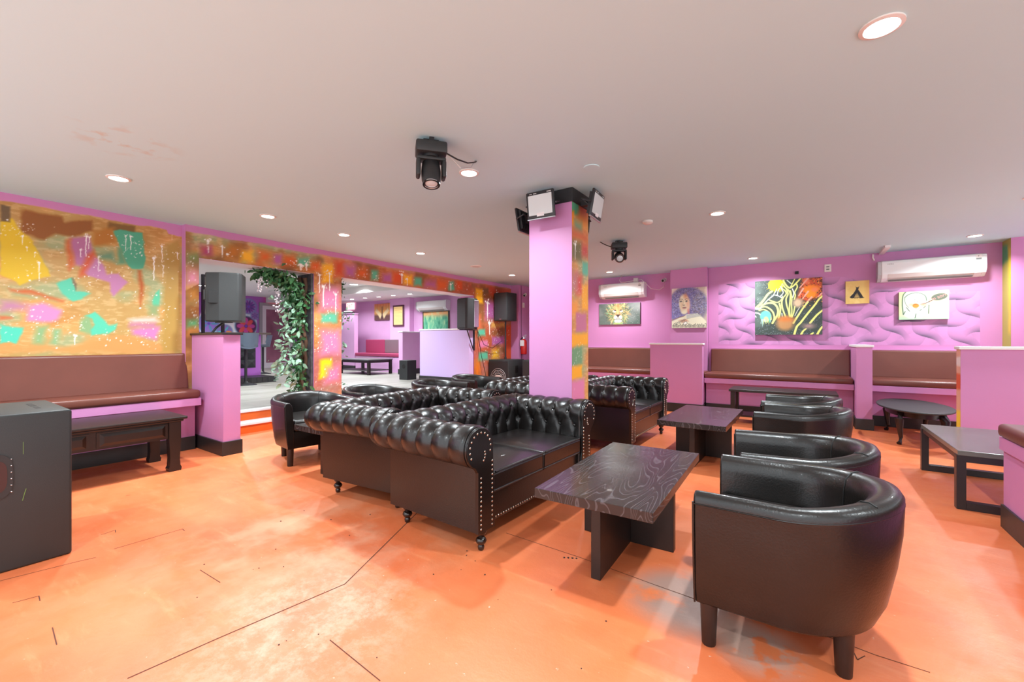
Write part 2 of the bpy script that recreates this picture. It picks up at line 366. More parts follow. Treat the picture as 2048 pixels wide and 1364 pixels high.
MURAL_C=[
 ((85, 165, 125), 0.012, (3.246, 3.395, 2.269, 2.392)),
 ((235, 140, 30), 0.012, (3.246, 3.297, 2.172, 2.307)),
 ((195, 85, 60), 0.03, (3.395, 3.57, 2.264, 2.398)),
 ((225, 140, 60), 0.03, (3.362, 3.57, 2.186, 2.319)),
 ((120, 150, 115), 0.03, (3.297, 3.446, 2.136, 2.238)),
 ((205, 100, 60), 0.04, (3.246, 3.57, 2.071, 2.159)),
 ((120, 115, 80), 0.03, (3.246, 3.446, 1.885, 2.059)),
 ((200, 85, 80), 0.03, (3.446, 3.57, 1.94, 2.06)),
 ((95, 180, 150), 0.012, (3.457, 3.57, 1.784, 1.904)),
 ((215, 70, 60), 0.04, (3.329, 3.446, 1.6, 1.775)),
 ((190, 120, 120), 0.04, (3.246, 3.362, 1.621, 1.793)),
 ((240, 165, 40), 0.012, (3.446, 3.57, 1.476, 1.7)),
 ((235, 150, 60), 0.03, (3.246, 3.362, 1.421, 1.535)),
 ((190, 110, 140), 0.012, (3.329, 3.541, 1.28, 1.449)),
 ((240, 165, 40), 0.012, (3.246, 3.57, 1.155, 1.272)),
 ((110, 150, 110), 0.012, (3.24, 3.45, 0.989, 1.151)),
 ((240, 165, 40), 0.012, (3.246, 3.45, 0.873, 0.992)),
 ((215, 125, 165), 0.02, (3.24, 3.499, 0.639, 0.872)),
]
# ------------------------------------------------------------------ the setting
CEIL = 2.53; FR = 0.265; FC = 2.72        # ceiling, raised floor, ceiling over the raised floor
XW, XO, XI, YF = -5.92, -5.82, -6.20, 8.47

def floor_material():
    m = bpy.data.materials.new('worn_orange_floor_paint'); m.use_nodes = True; nt = m.node_tree; N = nt.nodes; Lk = nt.links
    b = N['Principled BSDF']; tc = N.new('ShaderNodeTexCoord')
    def noise(scale, detail=5, rough=.6, vec=None):
        n = N.new('ShaderNodeTexNoise'); n.inputs['Scale'].default_value = scale; n.inputs['Detail'].default_value = detail
        n.inputs['Roughness'].default_value = rough; Lk.new(vec or tc.outputs['Object'], n.inputs['Vector']); return n.outputs['Fac']
    def rmp(src, a, b_, c=0, d=1):
        r = N.new('ShaderNodeMapRange'); r.interpolation_type = 'SMOOTHSTEP'
        for i, v in enumerate((a,b_,c,d)): r.inputs[i+1].default_value = v
        Lk.new(src, r.inputs[0]); return r.outputs[0]
    def mul(a, b_):
        k = N.new('ShaderNodeMath'); k.operation = 'MULTIPLY'; Lk.new(a, k.inputs[0])
        if isinstance(b_, float): k.inputs[1].default_value = b_
        else: Lk.new(b_, k.inputs[1])
        return k.outputs[0]
    def mix(f, a, col):
        x = N.new('ShaderNodeMix'); x.data_type = 'RGBA'; Lk.new(f, x.inputs[0])
        if isinstance(a, tuple): x.inputs[6].default_value = rgba(a)
        else: Lk.new(a, x.inputs[6])
        x.inputs[7].default_value = rgba(col); return x.outputs[2]
    def blob(x, y, r, fall, edge=0.25):
        v = N.new('ShaderNodeVectorMath'); v.operation = 'DISTANCE'; v.inputs[1].default_value = (x,y,0)
        Lk.new(tc.outputs['Object'], v.inputs[0]); return rmp(v.outputs['Value'], r+fall, r, 0, 1)
    c = mix(rmp(noise(1.1,4), .35, .7), (222,122,76), (212,104,60))
    st = N.new('ShaderNodeMapping'); st.inputs['Scale'].default_value = (1.0,5.0,1); st.inputs['Rotation'].default_value = (0,0,.5)
    Lk.new(tc.outputs['Object'], st.inputs[0])
    c = mix(mul(rmp(noise(2.2,7,.7,st.outputs[0]), .52, .78), .55), c, (232,150,104))       # brushed, scuffed paint
    c = mix(mul(rmp(noise(9,6,.75), .62, .8), .5), c, (198,106,68))
    worn = rmp(noise(7,8,.8), .42, .62)
    c = mix(mul(mul(blob(-1.78,1.02,.2,.45), worn), .6), c, (200,168,142))   # worn-through patch
    c = mix(mul(mul(blob(-2.35,1.5,.2,.9), rmp(noise(3,6),.4,.7)), .5), c, (214,172,140))
    c = mix(mul(mul(blob(-.46,2.1,.14,.2), rmp(noise(4,5),.3,.5)), .8), c, (150,134,126))
    c = mix(mul(mul(blob(-.16,1.93,.06,.16), rmp(noise(6,5),.4,.5)), .7), c, (170,160,150))
    c = mix(mul(rmp(noise(38,3,.6), .70,.76), .6), c, (225,200,180))
    Lk.new(c, b.inputs['Base Color'])
    Lk.new(rmp(noise(3,6,.7), .3, .75, .30, .52), b.inputs['Roughness'])
    bp = N.new('ShaderNodeBump'); bp.inputs['Strength'].default_value = .25; bp.inputs['Distance'].default_value = .006
    Lk.new(noise(16,6,.7), bp.inputs['Height']); Lk.new(bp.outputs[0], b.inputs['Normal'])
    return m
M['floor'] = floor_material()
def plank_material():
    m = mat('grey_plank_floor', (150,147,139), 0.4); nt = m.node_tree; N = nt.nodes
    tc = N.new('ShaderNodeTexCoord'); br = N.new('ShaderNodeTexBrick'); mp = N.new('ShaderNodeMapping'); mp.inputs['Rotation'].default_value = (0,0,PI/2)
    br.inputs['Color1'].default_value = rgba((156,152,144)); br.inputs['Color2'].default_value = rgba((140,135,126)); br.inputs['Mortar'].default_value = rgba((116,112,105))
    br.inputs['Scale'].default_value = 1; br.inputs['Mortar Size'].default_value = .003; br.inputs['Brick Width'].default_value = 1.2; br.inputs['Row Height'].default_value = .15
    nt.links.new(tc.outputs['Object'], mp.inputs[0]); nt.links.new(mp.outputs[0], br.inputs['Vector']); nt.links.new(br.outputs['Color'], N['Principled BSDF'].inputs['Base Color'])
    return m
M['planks'] = plank_material()
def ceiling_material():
    m = mat('bounce_offset_ceiling_paint', (192,228,233), 0.7, bump=.08, bscale=9); nt = m.node_tree; N = nt.nodes; Lk = nt.links  # white ceiling coloured cyan to cancel orange light bounced off the floor
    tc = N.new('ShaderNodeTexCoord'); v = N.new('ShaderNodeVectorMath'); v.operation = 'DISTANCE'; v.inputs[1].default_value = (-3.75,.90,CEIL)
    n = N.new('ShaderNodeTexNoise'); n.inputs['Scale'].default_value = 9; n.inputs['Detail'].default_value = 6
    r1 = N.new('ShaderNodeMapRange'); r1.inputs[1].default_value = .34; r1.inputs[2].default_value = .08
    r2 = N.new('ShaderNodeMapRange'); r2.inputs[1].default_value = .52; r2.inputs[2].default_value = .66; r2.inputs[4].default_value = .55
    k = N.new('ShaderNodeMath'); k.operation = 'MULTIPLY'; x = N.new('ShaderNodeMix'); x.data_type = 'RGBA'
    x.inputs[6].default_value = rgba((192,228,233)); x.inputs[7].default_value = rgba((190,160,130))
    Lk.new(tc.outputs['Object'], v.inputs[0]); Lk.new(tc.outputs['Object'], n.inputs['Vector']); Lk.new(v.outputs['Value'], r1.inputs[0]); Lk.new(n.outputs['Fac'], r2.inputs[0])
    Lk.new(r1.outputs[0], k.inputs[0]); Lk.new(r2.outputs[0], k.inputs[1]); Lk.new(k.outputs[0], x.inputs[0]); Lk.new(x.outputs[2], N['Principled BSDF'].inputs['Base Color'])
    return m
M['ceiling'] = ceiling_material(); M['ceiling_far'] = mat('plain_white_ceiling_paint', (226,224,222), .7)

YB = -1.6                                   # the room runs on behind the camera and stays open there
fl = struct(G().box(-6.3,4.6,YB,9.9,-.1,0).build('floor', M['floor']))
SEAM = [[(-1.988, 0.486), (-1.954, 0.765), (-1.875, 1.281), (-2.295, 2.229)], [(-1.542, 2.19), (-1.029, 2.173), (-0.609, 2.137), (-0.411, 2.124)], [(-0.035, 2.177), (0.051, 2.161), (0.221, 2.135), (0.374, 2.134)], [(-3.291, 0.745), (-3.28, 1.071), (-3.235, 1.067)], [(-3.595, 0.753), (-3.614, 0.825), (-3.567, 0.814)], [(-3.323, 0.324), (-3.264, 0.6), (-3.244, 0.659)], [(-2.996, 0.329), (-2.976, 0.408), (-2.915, 0.403)], [(-2.617, 0.931), (-2.399, 0.939)], [(-1.574, 1.007), (-1.238, 0.986)], [(-2.602, 0.395), (-2.439, 0.382)], [(-4.353, 1.055), (-4.338, 1.079)], [(0.147, 2.149), (0.163, 2.064), (0.189, 2.107)]]
g = G()
for line in SEAM:
  for a, b in zip(line, line[1:]):
    a = Vector((a[0],a[1],0)); b = Vector((b[0],b[1],0)); d = (b-a).normalized(); n = Vector((-d.y,d.x,0))*(.003 if line is SEAM[0] else .002)
    g.raw([a+n, a-n, b-n, b+n], [[0,1,2,3]])
for i, vv in enumerate(g.v): g.v[i] = (vv[0],vv[1],.0008)
g.build('floor_seam', mat('dark_floor_crack', (92,48,30), .8), fl)
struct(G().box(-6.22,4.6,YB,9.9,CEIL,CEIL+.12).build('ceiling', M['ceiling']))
struct(G().box(-16,-6.2,-1,9.5,FR-.1,FR).build('floor_raised', M['planks']))
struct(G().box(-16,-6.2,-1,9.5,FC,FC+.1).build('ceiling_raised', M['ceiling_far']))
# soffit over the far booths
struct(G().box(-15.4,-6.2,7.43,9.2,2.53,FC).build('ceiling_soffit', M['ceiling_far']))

# left wall beside the bench: abstract paint mural above, purple below
def paint_base(c, seed=1, hot=(214,152,84)):
    n = fbm(c.X*2.2, c.Y*3.0, seed); n2 = fbm(c.X*3.1+30, c.Y*4.2, seed+9); n3 = fbm(c.X*18, c.Y*60, seed+4)
    full = (slice(None),slice(None))
    c.mix(full, np.clip((n-.42)*5,0,1), hot); c.mix(full, np.clip((n2-.50)*6,0,1)*.9, (152,162,116)); c.mix(full, np.clip((.42-n2)*5,0,1)*.7, (170,122,56))
    c.mix(full, np.clip((n3-.5)*2,0,.25), (245,215,170))
def splatter(c, n, y0, y1, z0, z1, seed, big=.009, ok=None):
    r = random.Random(seed); cl = [(r.uniform(y0,y1), r.uniform(z0,z1)) for _ in range(max(4,n//22))]
    for i in range(n):
        if r.random() < .75:
            q = r.choice(cl); y = q[0]+r.gauss(0,.07); z = q[1]+r.gauss(0,.07)
        else: y, z = r.uniform(y0,y1), r.uniform(z0,z1)
        if not (y0 < y < y1 and z0 < z < z1) or (ok and not ok(y,z)): continue
        s = r.uniform(.0015,big*.62)*(1 if r.random() < .88 else 1.7)
        c.ell(y, z, s, s*r.uniform(.6,1.3), (236,232,224), .0025)
def drip(c, y, zt, zb, w, r):
    c.line([(y,zt),(y,zb)], w*1.3, (244,240,234), .003, 1, w*.7); c.ell(y, zt, w*1.5, w*1.2, (244,240,234), .004)
    for _ in range(5): c.ell(y+r.uniform(-3,3)*w, zt+r.uniform(-1,3)*w, w*.5, w*.6, (244,240,234), .003)
c = Cv(.2, 1.93, 1.04, CEIL, 300, 250, (184,148,84)); paint_base(c, 11)
c.warp(.02, 9)
for col, soft, pts in MURAL_L: c.poly(pts, [v*.88 for v in col], max(.008,soft*.8), .93)
c.warp(.008, 40)
splatter(c, 620, .25, 1.9, 1.08, 2.3, 5, .0075)
rr = random.Random(3)
for y, zt, zb, w in DRIPS_L: drip(c, y, zt, zb, w, rr)
c.warp(.02, 6); c.poly([(.1,2.6),(.1,2.45),(1.78,2.45),(1.80,2.41),(2.0,2.41),(2.0,2.6)], PURPLE, .006)
wl = struct(G().box(XW-.2,XW-.004,YB,1.93,0,CEIL,0).box(XW-.01,XW,YB,.2,0,CEIL,0).box(XW-.01,XW,.2,1.93,0,1.04,0).build('wall_left', M['purple']))
o = c.mesh('mural', lambda p,q: np.stack([np.full(p.shape,XW+.0005),p,q],-1), M['paint'], wl); o['label'] = 'abstract mural in yellow, teal, pink and ochre with white paint drips'

# wall with the two openings towards the raised floor
ys = np.unique(np.concatenate([np.linspace(1.93,2.06,16), np.linspace(2.06,3.475,118), np.linspace(3.475,3.917,55), np.linspace(3.917,7.078,180), np.linspace(7.078,8.47,110)]))
zs = np.unique(np.concatenate([np.linspace(0,2.168,150), np.linspace(2.168,2.53,44)]))
c = Cv(0,0,0,0,0,0,(172,102,44), ys, zs); paint_base(c, 23)
r_ = fbm(c.X*1.7+4, c.Y*2, 51); c.mix((slice(None),slice(None)), np.clip((c.X-3.0)/3.5,0,1)*.55, (186,72,58)); c.mix((slice(None),slice(None)), np.clip((r_-.5)*5,0,1)*.5, (172,96,130))
n3 = fbm(c.X*2.5, c.Y*2.5, 77); c.mix((slice(None),slice(None)), np.clip((n3-.5)*6,0,.8), (130,84,42))
c.warp(.03, 8)
for col, soft, (y0,y1,z0,z1) in MURAL_H:
    c.poly([(y0,z0),(y1,z0+.02),(y1-.01,z1),(y0+.01,z1-.02)], col, soft+.01, .88)
c.warp(.01, 30)
splatter(c, 800, 1.95, 8.45, 1.2, 2.36, 8, .011); splatter(c, 220, 3.48, 3.91, .4, 2.3, 9, .011); splatter(c, 260, 7.1, 8.4, .6, 2.3, 10, .012); splatter(c, 70, 1.94, 2.05, 1.3, 2.4, 12, .008)
rr = random.Random(5)
for y, zt, zb, w in [(2.15,2.38,2.24,.012),(2.3,2.34,2.2,.01),(3.28,2.26,2.19,.02),(3.36,2.28,2.2,.015),(3.56,2.16,1.9,.014),(3.62,2.0,1.7,.016),(3.72,2.2,1.95,.015),(3.82,1.9,1.6,.014),(5.1,2.36,2.2,.02),(5.22,2.3,2.18,.014),(6.35,2.33,2.2,.02),(7.55,2.05,1.7,.03),(7.62,1.6,1.35,.03),(7.9,2.3,2.2,.02)]: drip(c, y, zt, zb, w, rr)
c.warp(.02, 5); c.poly([(1.9,2.6),(1.9,2.455),(3.9,2.45),(8.6,2.45),(8.6,2.6)], PURPLE, .006)
c.line([(2.0,2.44),(8.4,2.435)], .02, (205,180,170), .012, .35)
OP = [(2.06,3.475),(3.917,7.078)]; HZ = 2.168
hole = lambda p,q: ((q < HZ) & (((p > OP[0][0]) & (p < OP[0][1])) | ((p > OP[1][0]) & (p < OP[1][1]))))
wo = G().box(XI,XO-.004,1.93,2.06,0,CEIL,0).box(XI,XO-.004,3.475,3.917,0,CEIL,0).box(XI,XO-.004,7.078,9.9,0,CEIL,0).box(XI,XO-.004,2.06,3.475,HZ+.002,CEIL,0).box(XI,XO-.004,3.917,7.078,HZ+.002,CEIL,0)
wo.box(XI,XO-.03,2.06,3.475,HZ-.004,HZ+.002,1).box(XI,XO-.03,3.917,7.078,HZ-.004,HZ+.002,1).box(XW-.1,XO-.002,1.926,1.93,0,CEIL,0)
wo = struct(wo.build('wall_openings', [M['purple'], M['ceiling_far']]))
o = c.mesh('mural', lambda p,q: np.stack([np.full(p.shape,XO),p,q],-1), M['paint'], wo, hole); o['label'] = 'orange and purple mural squares with white splatter on pillar and lintel'

# far wall: a shallow recess with the swirl mural, a pilaster, a deeper bay, then the alcove
def swirl(c):
    th = R(33); P = (c.X*math.cos(th)+c.Y*math.sin(th))/.27; Q = (-c.X*math.sin(th)+c.Y*math.cos(th))/.27
    k = 0*c.X
    for A, B, s in ((P,Q,0),(Q,P,1)):
        cell = np.floor(A); fx = A-cell
        b = .24*np.sin(PI*fx)*np.where((cell+np.floor(B+.5)+s)%2==0,1,-1)
        d = B-b; e = d-np.floor(d); par = np.where((cell+np.floor(d)+s)%2==0, fx, 1-fx)
        k = np.maximum(k, np.exp(-e/.22)*(.12+.88*np.clip(par*1.3-.2,0,1)**1.5))
    k = k*(.7+.9*fbm(c.X*3,c.Y*3,5))
    c.mix((slice(None),slice(None)), np.clip(k,0,1)*.9, (84,70,92))
c = Cv(-1.285,1.981,1.137,2.215,560,200,(206,138,190)); swirl(c)
k = np.clip(c.X/2.2*.9+.1,0,1)[...,None]; top = (c.Y > 2.215-.0*c.X-np.clip((c.X-.45)*.32,0,.33))
c.C[top] = np.array(PURPLE)/255
wf = struct(G().box(-1.45,2.19,YF,YF+.1,0,CEIL,0).box(-2.09,-1.455,8.33,YF+.1,0,CEIL,0).box(2.19,4.6,8.18,YF+.1,0,CEIL,0).build('wall_far', M['purple']))
o = c.mesh('mural', lambda p,q: np.stack([p,np.full(p.shape,YF-.0008),q],-1), M['paint'], wf); o['label'] = 'grey airbrushed swirl pattern on purple paint'
c = Cv(8.18,8.47,1.0,CEIL,14,60,(176,168,70)); c.warp(.03,9); c.poly([(8.28,2.25),(8.5,2.2),(8.5,2.47),(8.28,2.45)],(85,175,120),.03); c.poly([(8.18,1.3),(8.26,1.3),(8.26,2.4),(8.18,2.4)],(228,190,40),.04,.8)
c.mesh('painted_reveal', lambda p,q: np.stack([np.full(p.shape,2.189),p,q],-1), M['paint'], wf)
struct(G().box(-4.3,-2.05,8.62,8.75,0,CEIL).build('wall_booth', M['purple']))
struct(G().box(XO,-5.60,YF,YF+.12,0,CEIL).box(-5.72,-5.60,YF+.1,9.7,0,CEIL).box(-5.72,-4.2,9.6,9.75,0,CEIL).box(-4.3,-4.2,8.62,9.7,0,CEIL).build('wall_alcove', M['purple']))
# square column with black collar
c = Cv(3.353,3.690,0,2.409,44,300,(205,140,80)); paint_base(c, 31); c.warp(.012,20)
for col, soft, (y0,y1,z0,z1) in MURAL_C: c.poly([(y0*1.031,1.2+(z0-1.2)*1.031),(y1*1.031,1.21+(z0-1.2)*1.031),(y1*1.031,1.2+(z1-1.2)*1.031),(y0*1.031,1.19+(z1-1.2)*1.031)], col, soft+.004, .95)
c.warp(.004,40); splatter(c, 120, 3.36, 3.68, .7, 2.1, 14, .006); drip(c,3.418,2.05,1.92,.012,rr)
cl = struct(G().box(-2.099,-1.665,3.353,3.690,0,CEIL,0).build('column', mat('column_lilac_paint', (194,132,180), .5, var=.02)))
o = c.mesh('mural', lambda p,q: np.stack([np.full(p.shape,-1.664),p,q],-1), M['paint'], cl); o['label'] = 'patchwork mural side of the column'
G().box(-2.109,-1.654,3.343,3.70,2.409,CEIL,0,.004).build('collar', M['blackmetal'], cl)
G().box(-2.105,-1.658,3.347,3.696,0,.14,0,.003).build('baseboard', M['black_base'], cl)

# steps up to the raised floor
st = G().box(-6.2,-5.98,2.16,6.91,0,.105,0).box(-6.2,-5.965,2.16,6.91,.105,.137,1,.004)
st.box(-6.25,-6.19,2.06,6.91,.137,.245,0).box(-6.3,-6.175,2.06,6.91,.243,FR+.004,1,.003)
struct(st.build('floor_step', [M['orange_riser'], M['white']]), 'two orange painted steps with pale nosing below the openings', 'step')
# the stone panel lining the pillar's inner side
struct(G().box(XI+.01,XO-.02,3.44,3.474,FR,HZ).build('trim_1', M['rock']))

# half walls between booths
def half_wall(name, x0, x1, y0, y1, h, m, base=True, cap=.03, capm=None, z0=0, over=.015):
    o = struct(G().box(x0,x1,y0,y1,z0,h).build(name, m))
    G().box(x0-over,x1+over,y0-over,y1+over,h,h+cap,0,.004).build('cap', capm or M['white'], o)
    if base: G().box(x0-.016,x1+.016,y0-.016,y1+.016,z0,z0+.145,0,.003).build('baseboard', M['black_base'], o)
    return o
half_wall('wall_booth_end', XW, -5.01, 1.99, 2.155, 1.265, M['purple'], cap=.022, capm=M['darkwood'], over=.02)
half_wall('wall_booth_front', -2.25, -1.40, 7.60, 7.74, 1.135, M['purple'])
half_wall('wall_booth_middle', .58, .748, 7.475, YF, 1.115, M['purple'])
o = half_wall('wall_booth_side', 1.285, 4.4, 6.07, 6.21, 1.115, M['purple'])
c = Cv(6.07,6.21,.15,1.115,10,60,(226,170,140)); c.warp(.01,10); c.poly([(6,.72),(6.3,.7),(6.3,.88),(6,.86)],(215,90,30),.01); c.poly([(6,.3),(6.3,.3),(6.3,.5),(6,.5)],(238,205,60),.01); c.poly([(6,.95),(6.3,.95),(6.3,1.03),(6,1.05)],(235,225,220),.01)
c.mesh('painted_end', lambda p,q: np.stack([np.full(p.shape,1.284),p,q],-1), M['paint'], o)
# far room beyond the openings
struct(G().box(-15.6,-15.5,-1,9.3,FR,FC).build('wall_bar', M['violet']))
fb = struct(G().box(-15.5,XI,9.2,9.3,FR,FC,0).box(-10.85,-9.95,9.02,9.2,FR,2.53,0).build('wall_back', M['lilac']))
struct(G().box(-15.6,XI,-1.1,-1,FR,FC).build('wall_bar_end', M['violet']))
struct(G().box(-6.2,-6.19,-1,2.0,FR,FC).build('wall_bar_side', M['violet']))
hw = half_wall('wall_raised_divider', -7.30, -5.835, 6.93, 7.07, 1.44, mat('led_tinted_lilac_wall', (200,176,222), .5), z0=FR)  # bluish LED light on this wall is put into its base colour
G().box(-6.2,-5.835,6.93,7.07,0,FR).build('plinth', bpy.data.materials['led_tinted_lilac_wall'], hw)
half_wall('wall_raised_booth', -9.42, -9.26, 8.14, 9.2, 1.44, M['lilac'], z0=FR)
half_wall('wall_raised_tall', -13.6, -11.95, 8.5, 8.64, 2.08, M['lilac'], z0=FR, capm=M['lilac'], cap=.012)
# swirl-petalled skull shaped mural on the violet bar wall
c = Cv(5.2,7.4,FR+.55,2.75,240,190,(170,95,185))
c.ell(6.33,1.75,.86,.84,(238,234,240),.015); c.ell(6.4,1.15,.6,.35,(238,234,240),.015)
r = random.Random(4)
for cy, cz, rad, cols, n in [(6.84,1.70,.29,((205,75,160),(232,84,84)),8),(6.92,2.36,.22,((128,58,150),(90,60,140)),14),(7.12,2.06,.12,((150,110,170),(110,80,150)),12),(5.75,1.75,.26,((90,150,190),(150,110,200)),10),(5.85,2.3,.2,((120,70,170),(90,60,140)),12),(6.2,1.5,.2,((240,150,70),(90,200,200)),6)]:
    c.ell(cy,cz,rad*1.25,rad*1.25,(90,150,180),.02,.55); c.ell(cy,cz,rad*1.12,rad*1.12,(90,40,90) if n==8 else (150,120,190),.02,.8)
    for k in range(n):
        a = 2*PI*k/n; c.ell(cy+rad*.58*math.cos(a), cz+rad*.58*math.sin(a), rad*.40, rad*(.24 if n==8 else .13), cols[k%2], .01, 1, a)
    c.ell(cy,cz,rad*.16,rad*.16,(110,70,190),.01)
for k in range(14): c.ell(6.4+r.uniform(-.3,.4),2.12+r.uniform(-.12,.1),.05,.025,(60,50,70),.008,1,r.uniform(0,3))
wb = [q for q in COL.objects if q.name == 'wall_bar'][0]
o = c.mesh('mural', lambda p,q: np.stack([np.full(p.shape,-15.498),p,q],-1), M['paint'], wb); o['label'] = 'round white flowered mural on the violet wall'
# glazed door in the violet wall
d = struct(bpy.data.objects.new('door_1', None), 'glazed grey-framed door in the violet wall beyond the bar', 'door'); COL.objects.link(d); d.location = (-15.5, 7.25, FR)
G().box(0,.05,0,.10,0,2.26,0,.004).box(0,.05,1.14,1.24,0,2.26,0,.004).box(0,.05,.1,1.14,2.16,2.26,0).build('door_frame', mat('grey_door_frame', (150,148,152), .4), d)
lf = G().box(.005,.045,.10,.22,0,2.16,0).box(.005,.045,1.02,1.14,0,2.16,0).box(.005,.045,.22,1.02,2.04,2.16,0).box(.005,.045,.22,1.02,0,.18,0).build('door_leaf', mat('pale_door_frame', (214,208,214), .4), d)
G().box(.015,.03,.22,1.02,.18,2.04).build('pane', mat('plum_reflection_glass', (150,98,116), .08, var=.3, vscale=1.5), lf)  # purple and pink reflections painted into the opaque pane's colour
G().tube([(.05,.98,.8),(.1,.98,.85),(.1,.98,1.25),(.05,.98,1.3)],.015).build('handle', M['chrome'], lf)
# ------------------------------------------------------------------ recessed downlights
def downlight(x, y, z, label, watts, group, lamp=True, cat='ceiling light', r=.058):
    t = thing('recessed_downlight', label, cat, (x,y,z), 0, group)
    G().lathe([(r+.02,0),(r+.02,-.006),(r+.004,-.010),(r,-.004)], 28).build('trim_ring', M['ceilfix'], t, 40)
    G().lathe([(r,-.003),(r,-.0055)], 28).build('lens', M['lens'], t)
    if lamp:
        l = bpy.data.lights.new('lamp', 'AREA'); l.shape = 'DISK'; l.size = 2*r*.95; l.energy = watts; l.color = (.86,.96,1.0); l.spread = R(142)
        lo = bpy.data.objects.new('lamp', l); COL.objects.link(lo); lo.parent = t; lo.location = (0,0,-.012)
    return t
GL = 'recessed ceiling downlights of the main room'
for x, y, lb in [(.259,2.303,'large bright ceiling downlight nearest the camera, above the coffee table and front tub chair'),
    (-2.123,2.522,'ceiling downlight beside the near hanging moving head light'),
    (-4.485,1.042,'ceiling downlight next to the brown ceiling stain'),
    (-4.574,2.229,'ceiling downlight in front of the bar opening, second of its row'),
    (-4.609,3.136,'ceiling downlight in front of the painted pillar, third of its row'),
    (-4.652,4.428,'ceiling downlight in front of the wide opening, fourth of its row'),
    (-4.727,6.914,'ceiling downlight above the floor speakers, last of its row'),
    (-.728,4.734,'ceiling downlight past the floodlight column, above the far coffee table'),
    (-.667,7.612,'ceiling downlight in front of the zebra painting'),
    (1.716,7.52,'ceiling downlight in front of the big wall air conditioner'),
    (-3.002,8.017,'ceiling downlight just above the air conditioner over the lion painting'),
    (1.70,5.80,'ceiling downlight at the edge of view above the half wall booth')]:
    downlight(x*1.031, min(y*1.031,7.85), CEIL, lb, DOWNLIGHT_W, GL)
for x, y in [(-2.1,-.6),(.3,-.4),(-4.45,-.6),(2.1,1.6)]:  # unseen lamps added to carry the downlight grid on beyond the view
    downlight(x, y, CEIL, 'unseen ceiling downlight added outside the view', DOWNLIGHT_W, GL)
GF = 'recessed downlights over the raised floor'
downlight(-10.0,7.1,FC,'downlight in the upper ceiling seen through the wide opening',FARLIGHT_W,GF,r=.1)
downlight(-13.6,4.9,FC,'downlight seen beside the speaker through the bar opening',FARLIGHT_W,GF,r=.1)
for x, y in [(-8.2,3.2),(-11,3.5),(-7.6,5.6)]: downlight(x, y, FC, 'downlight in the raised ceiling hidden behind the lintel', FARLIGHT_W, GF)
for i, x in enumerate([-12.5,-11.85,-11.2,-10.55,-9.9,-9.2]):
    downlight(x, 8.35, 2.53, ['soffit downlight farthest from the lintel, above the glowing exit sign','soffit downlight second from the exit sign','soffit downlight above the butterfly picture','soffit downlight between butterfly picture and yellow notice','soffit downlight in front of the yellow notice','soffit downlight nearest the far air conditioner'][i], 9, 'row of soffit downlights', r=.06)

# ------------------------------------------------------------------ chesterfield sofas
def arc_prof():
    P = [(0.0,.20),(.004,.30),(.008,.40),(.012,.48),(.014,.54)]
    inner = len(P)
    for k in range(27):
        a = R(193 - k*(193+68)/26); P.append((.125+.112*math.cos(a), .603+.112*math.sin(a)))
    return P
def resample(P, n):
    d = [0]
    for a, b in zip(P, P[1:]): d.append(d[-1]+math.hypot(b[0]-a[0], b[1]-a[1]))
    out = []; j = 0
    for i in range(n):
        s = d[-1]*i/(n-1)
        while j < len(d)-2 and d[j+1] < s: j += 1
        t = (s-d[j])/(d[j+1]-d[j]+1e-9); out.append((P[j][0]+(P[j+1][0]-P[j][0])*t, P[j][1]+(P[j+1][1]-P[j][1])*t, s))
    return out
def segd(px, py, ax, ay, bx, by):
    ex, ey = bx-ax, by-ay; t = max(0, min(1, ((px-ax)*ex+(py-ay)*ey)/(ex*ex+ey*ey+1e-12)))
    return math.hypot(px-ax-t*ex, py-ay-t*ey)
PROF = resample(arc_prof(), 50)
SA = min(PROF, key=lambda p: abs(p[1]-.655)+(9 if p[0] > .07 else 0))[2]; SB = min(PROF, key=lambda p: abs(p[1]-.525)+(9 if p[0] > .07 else 0))[2]; SE = PROF[-1][2]
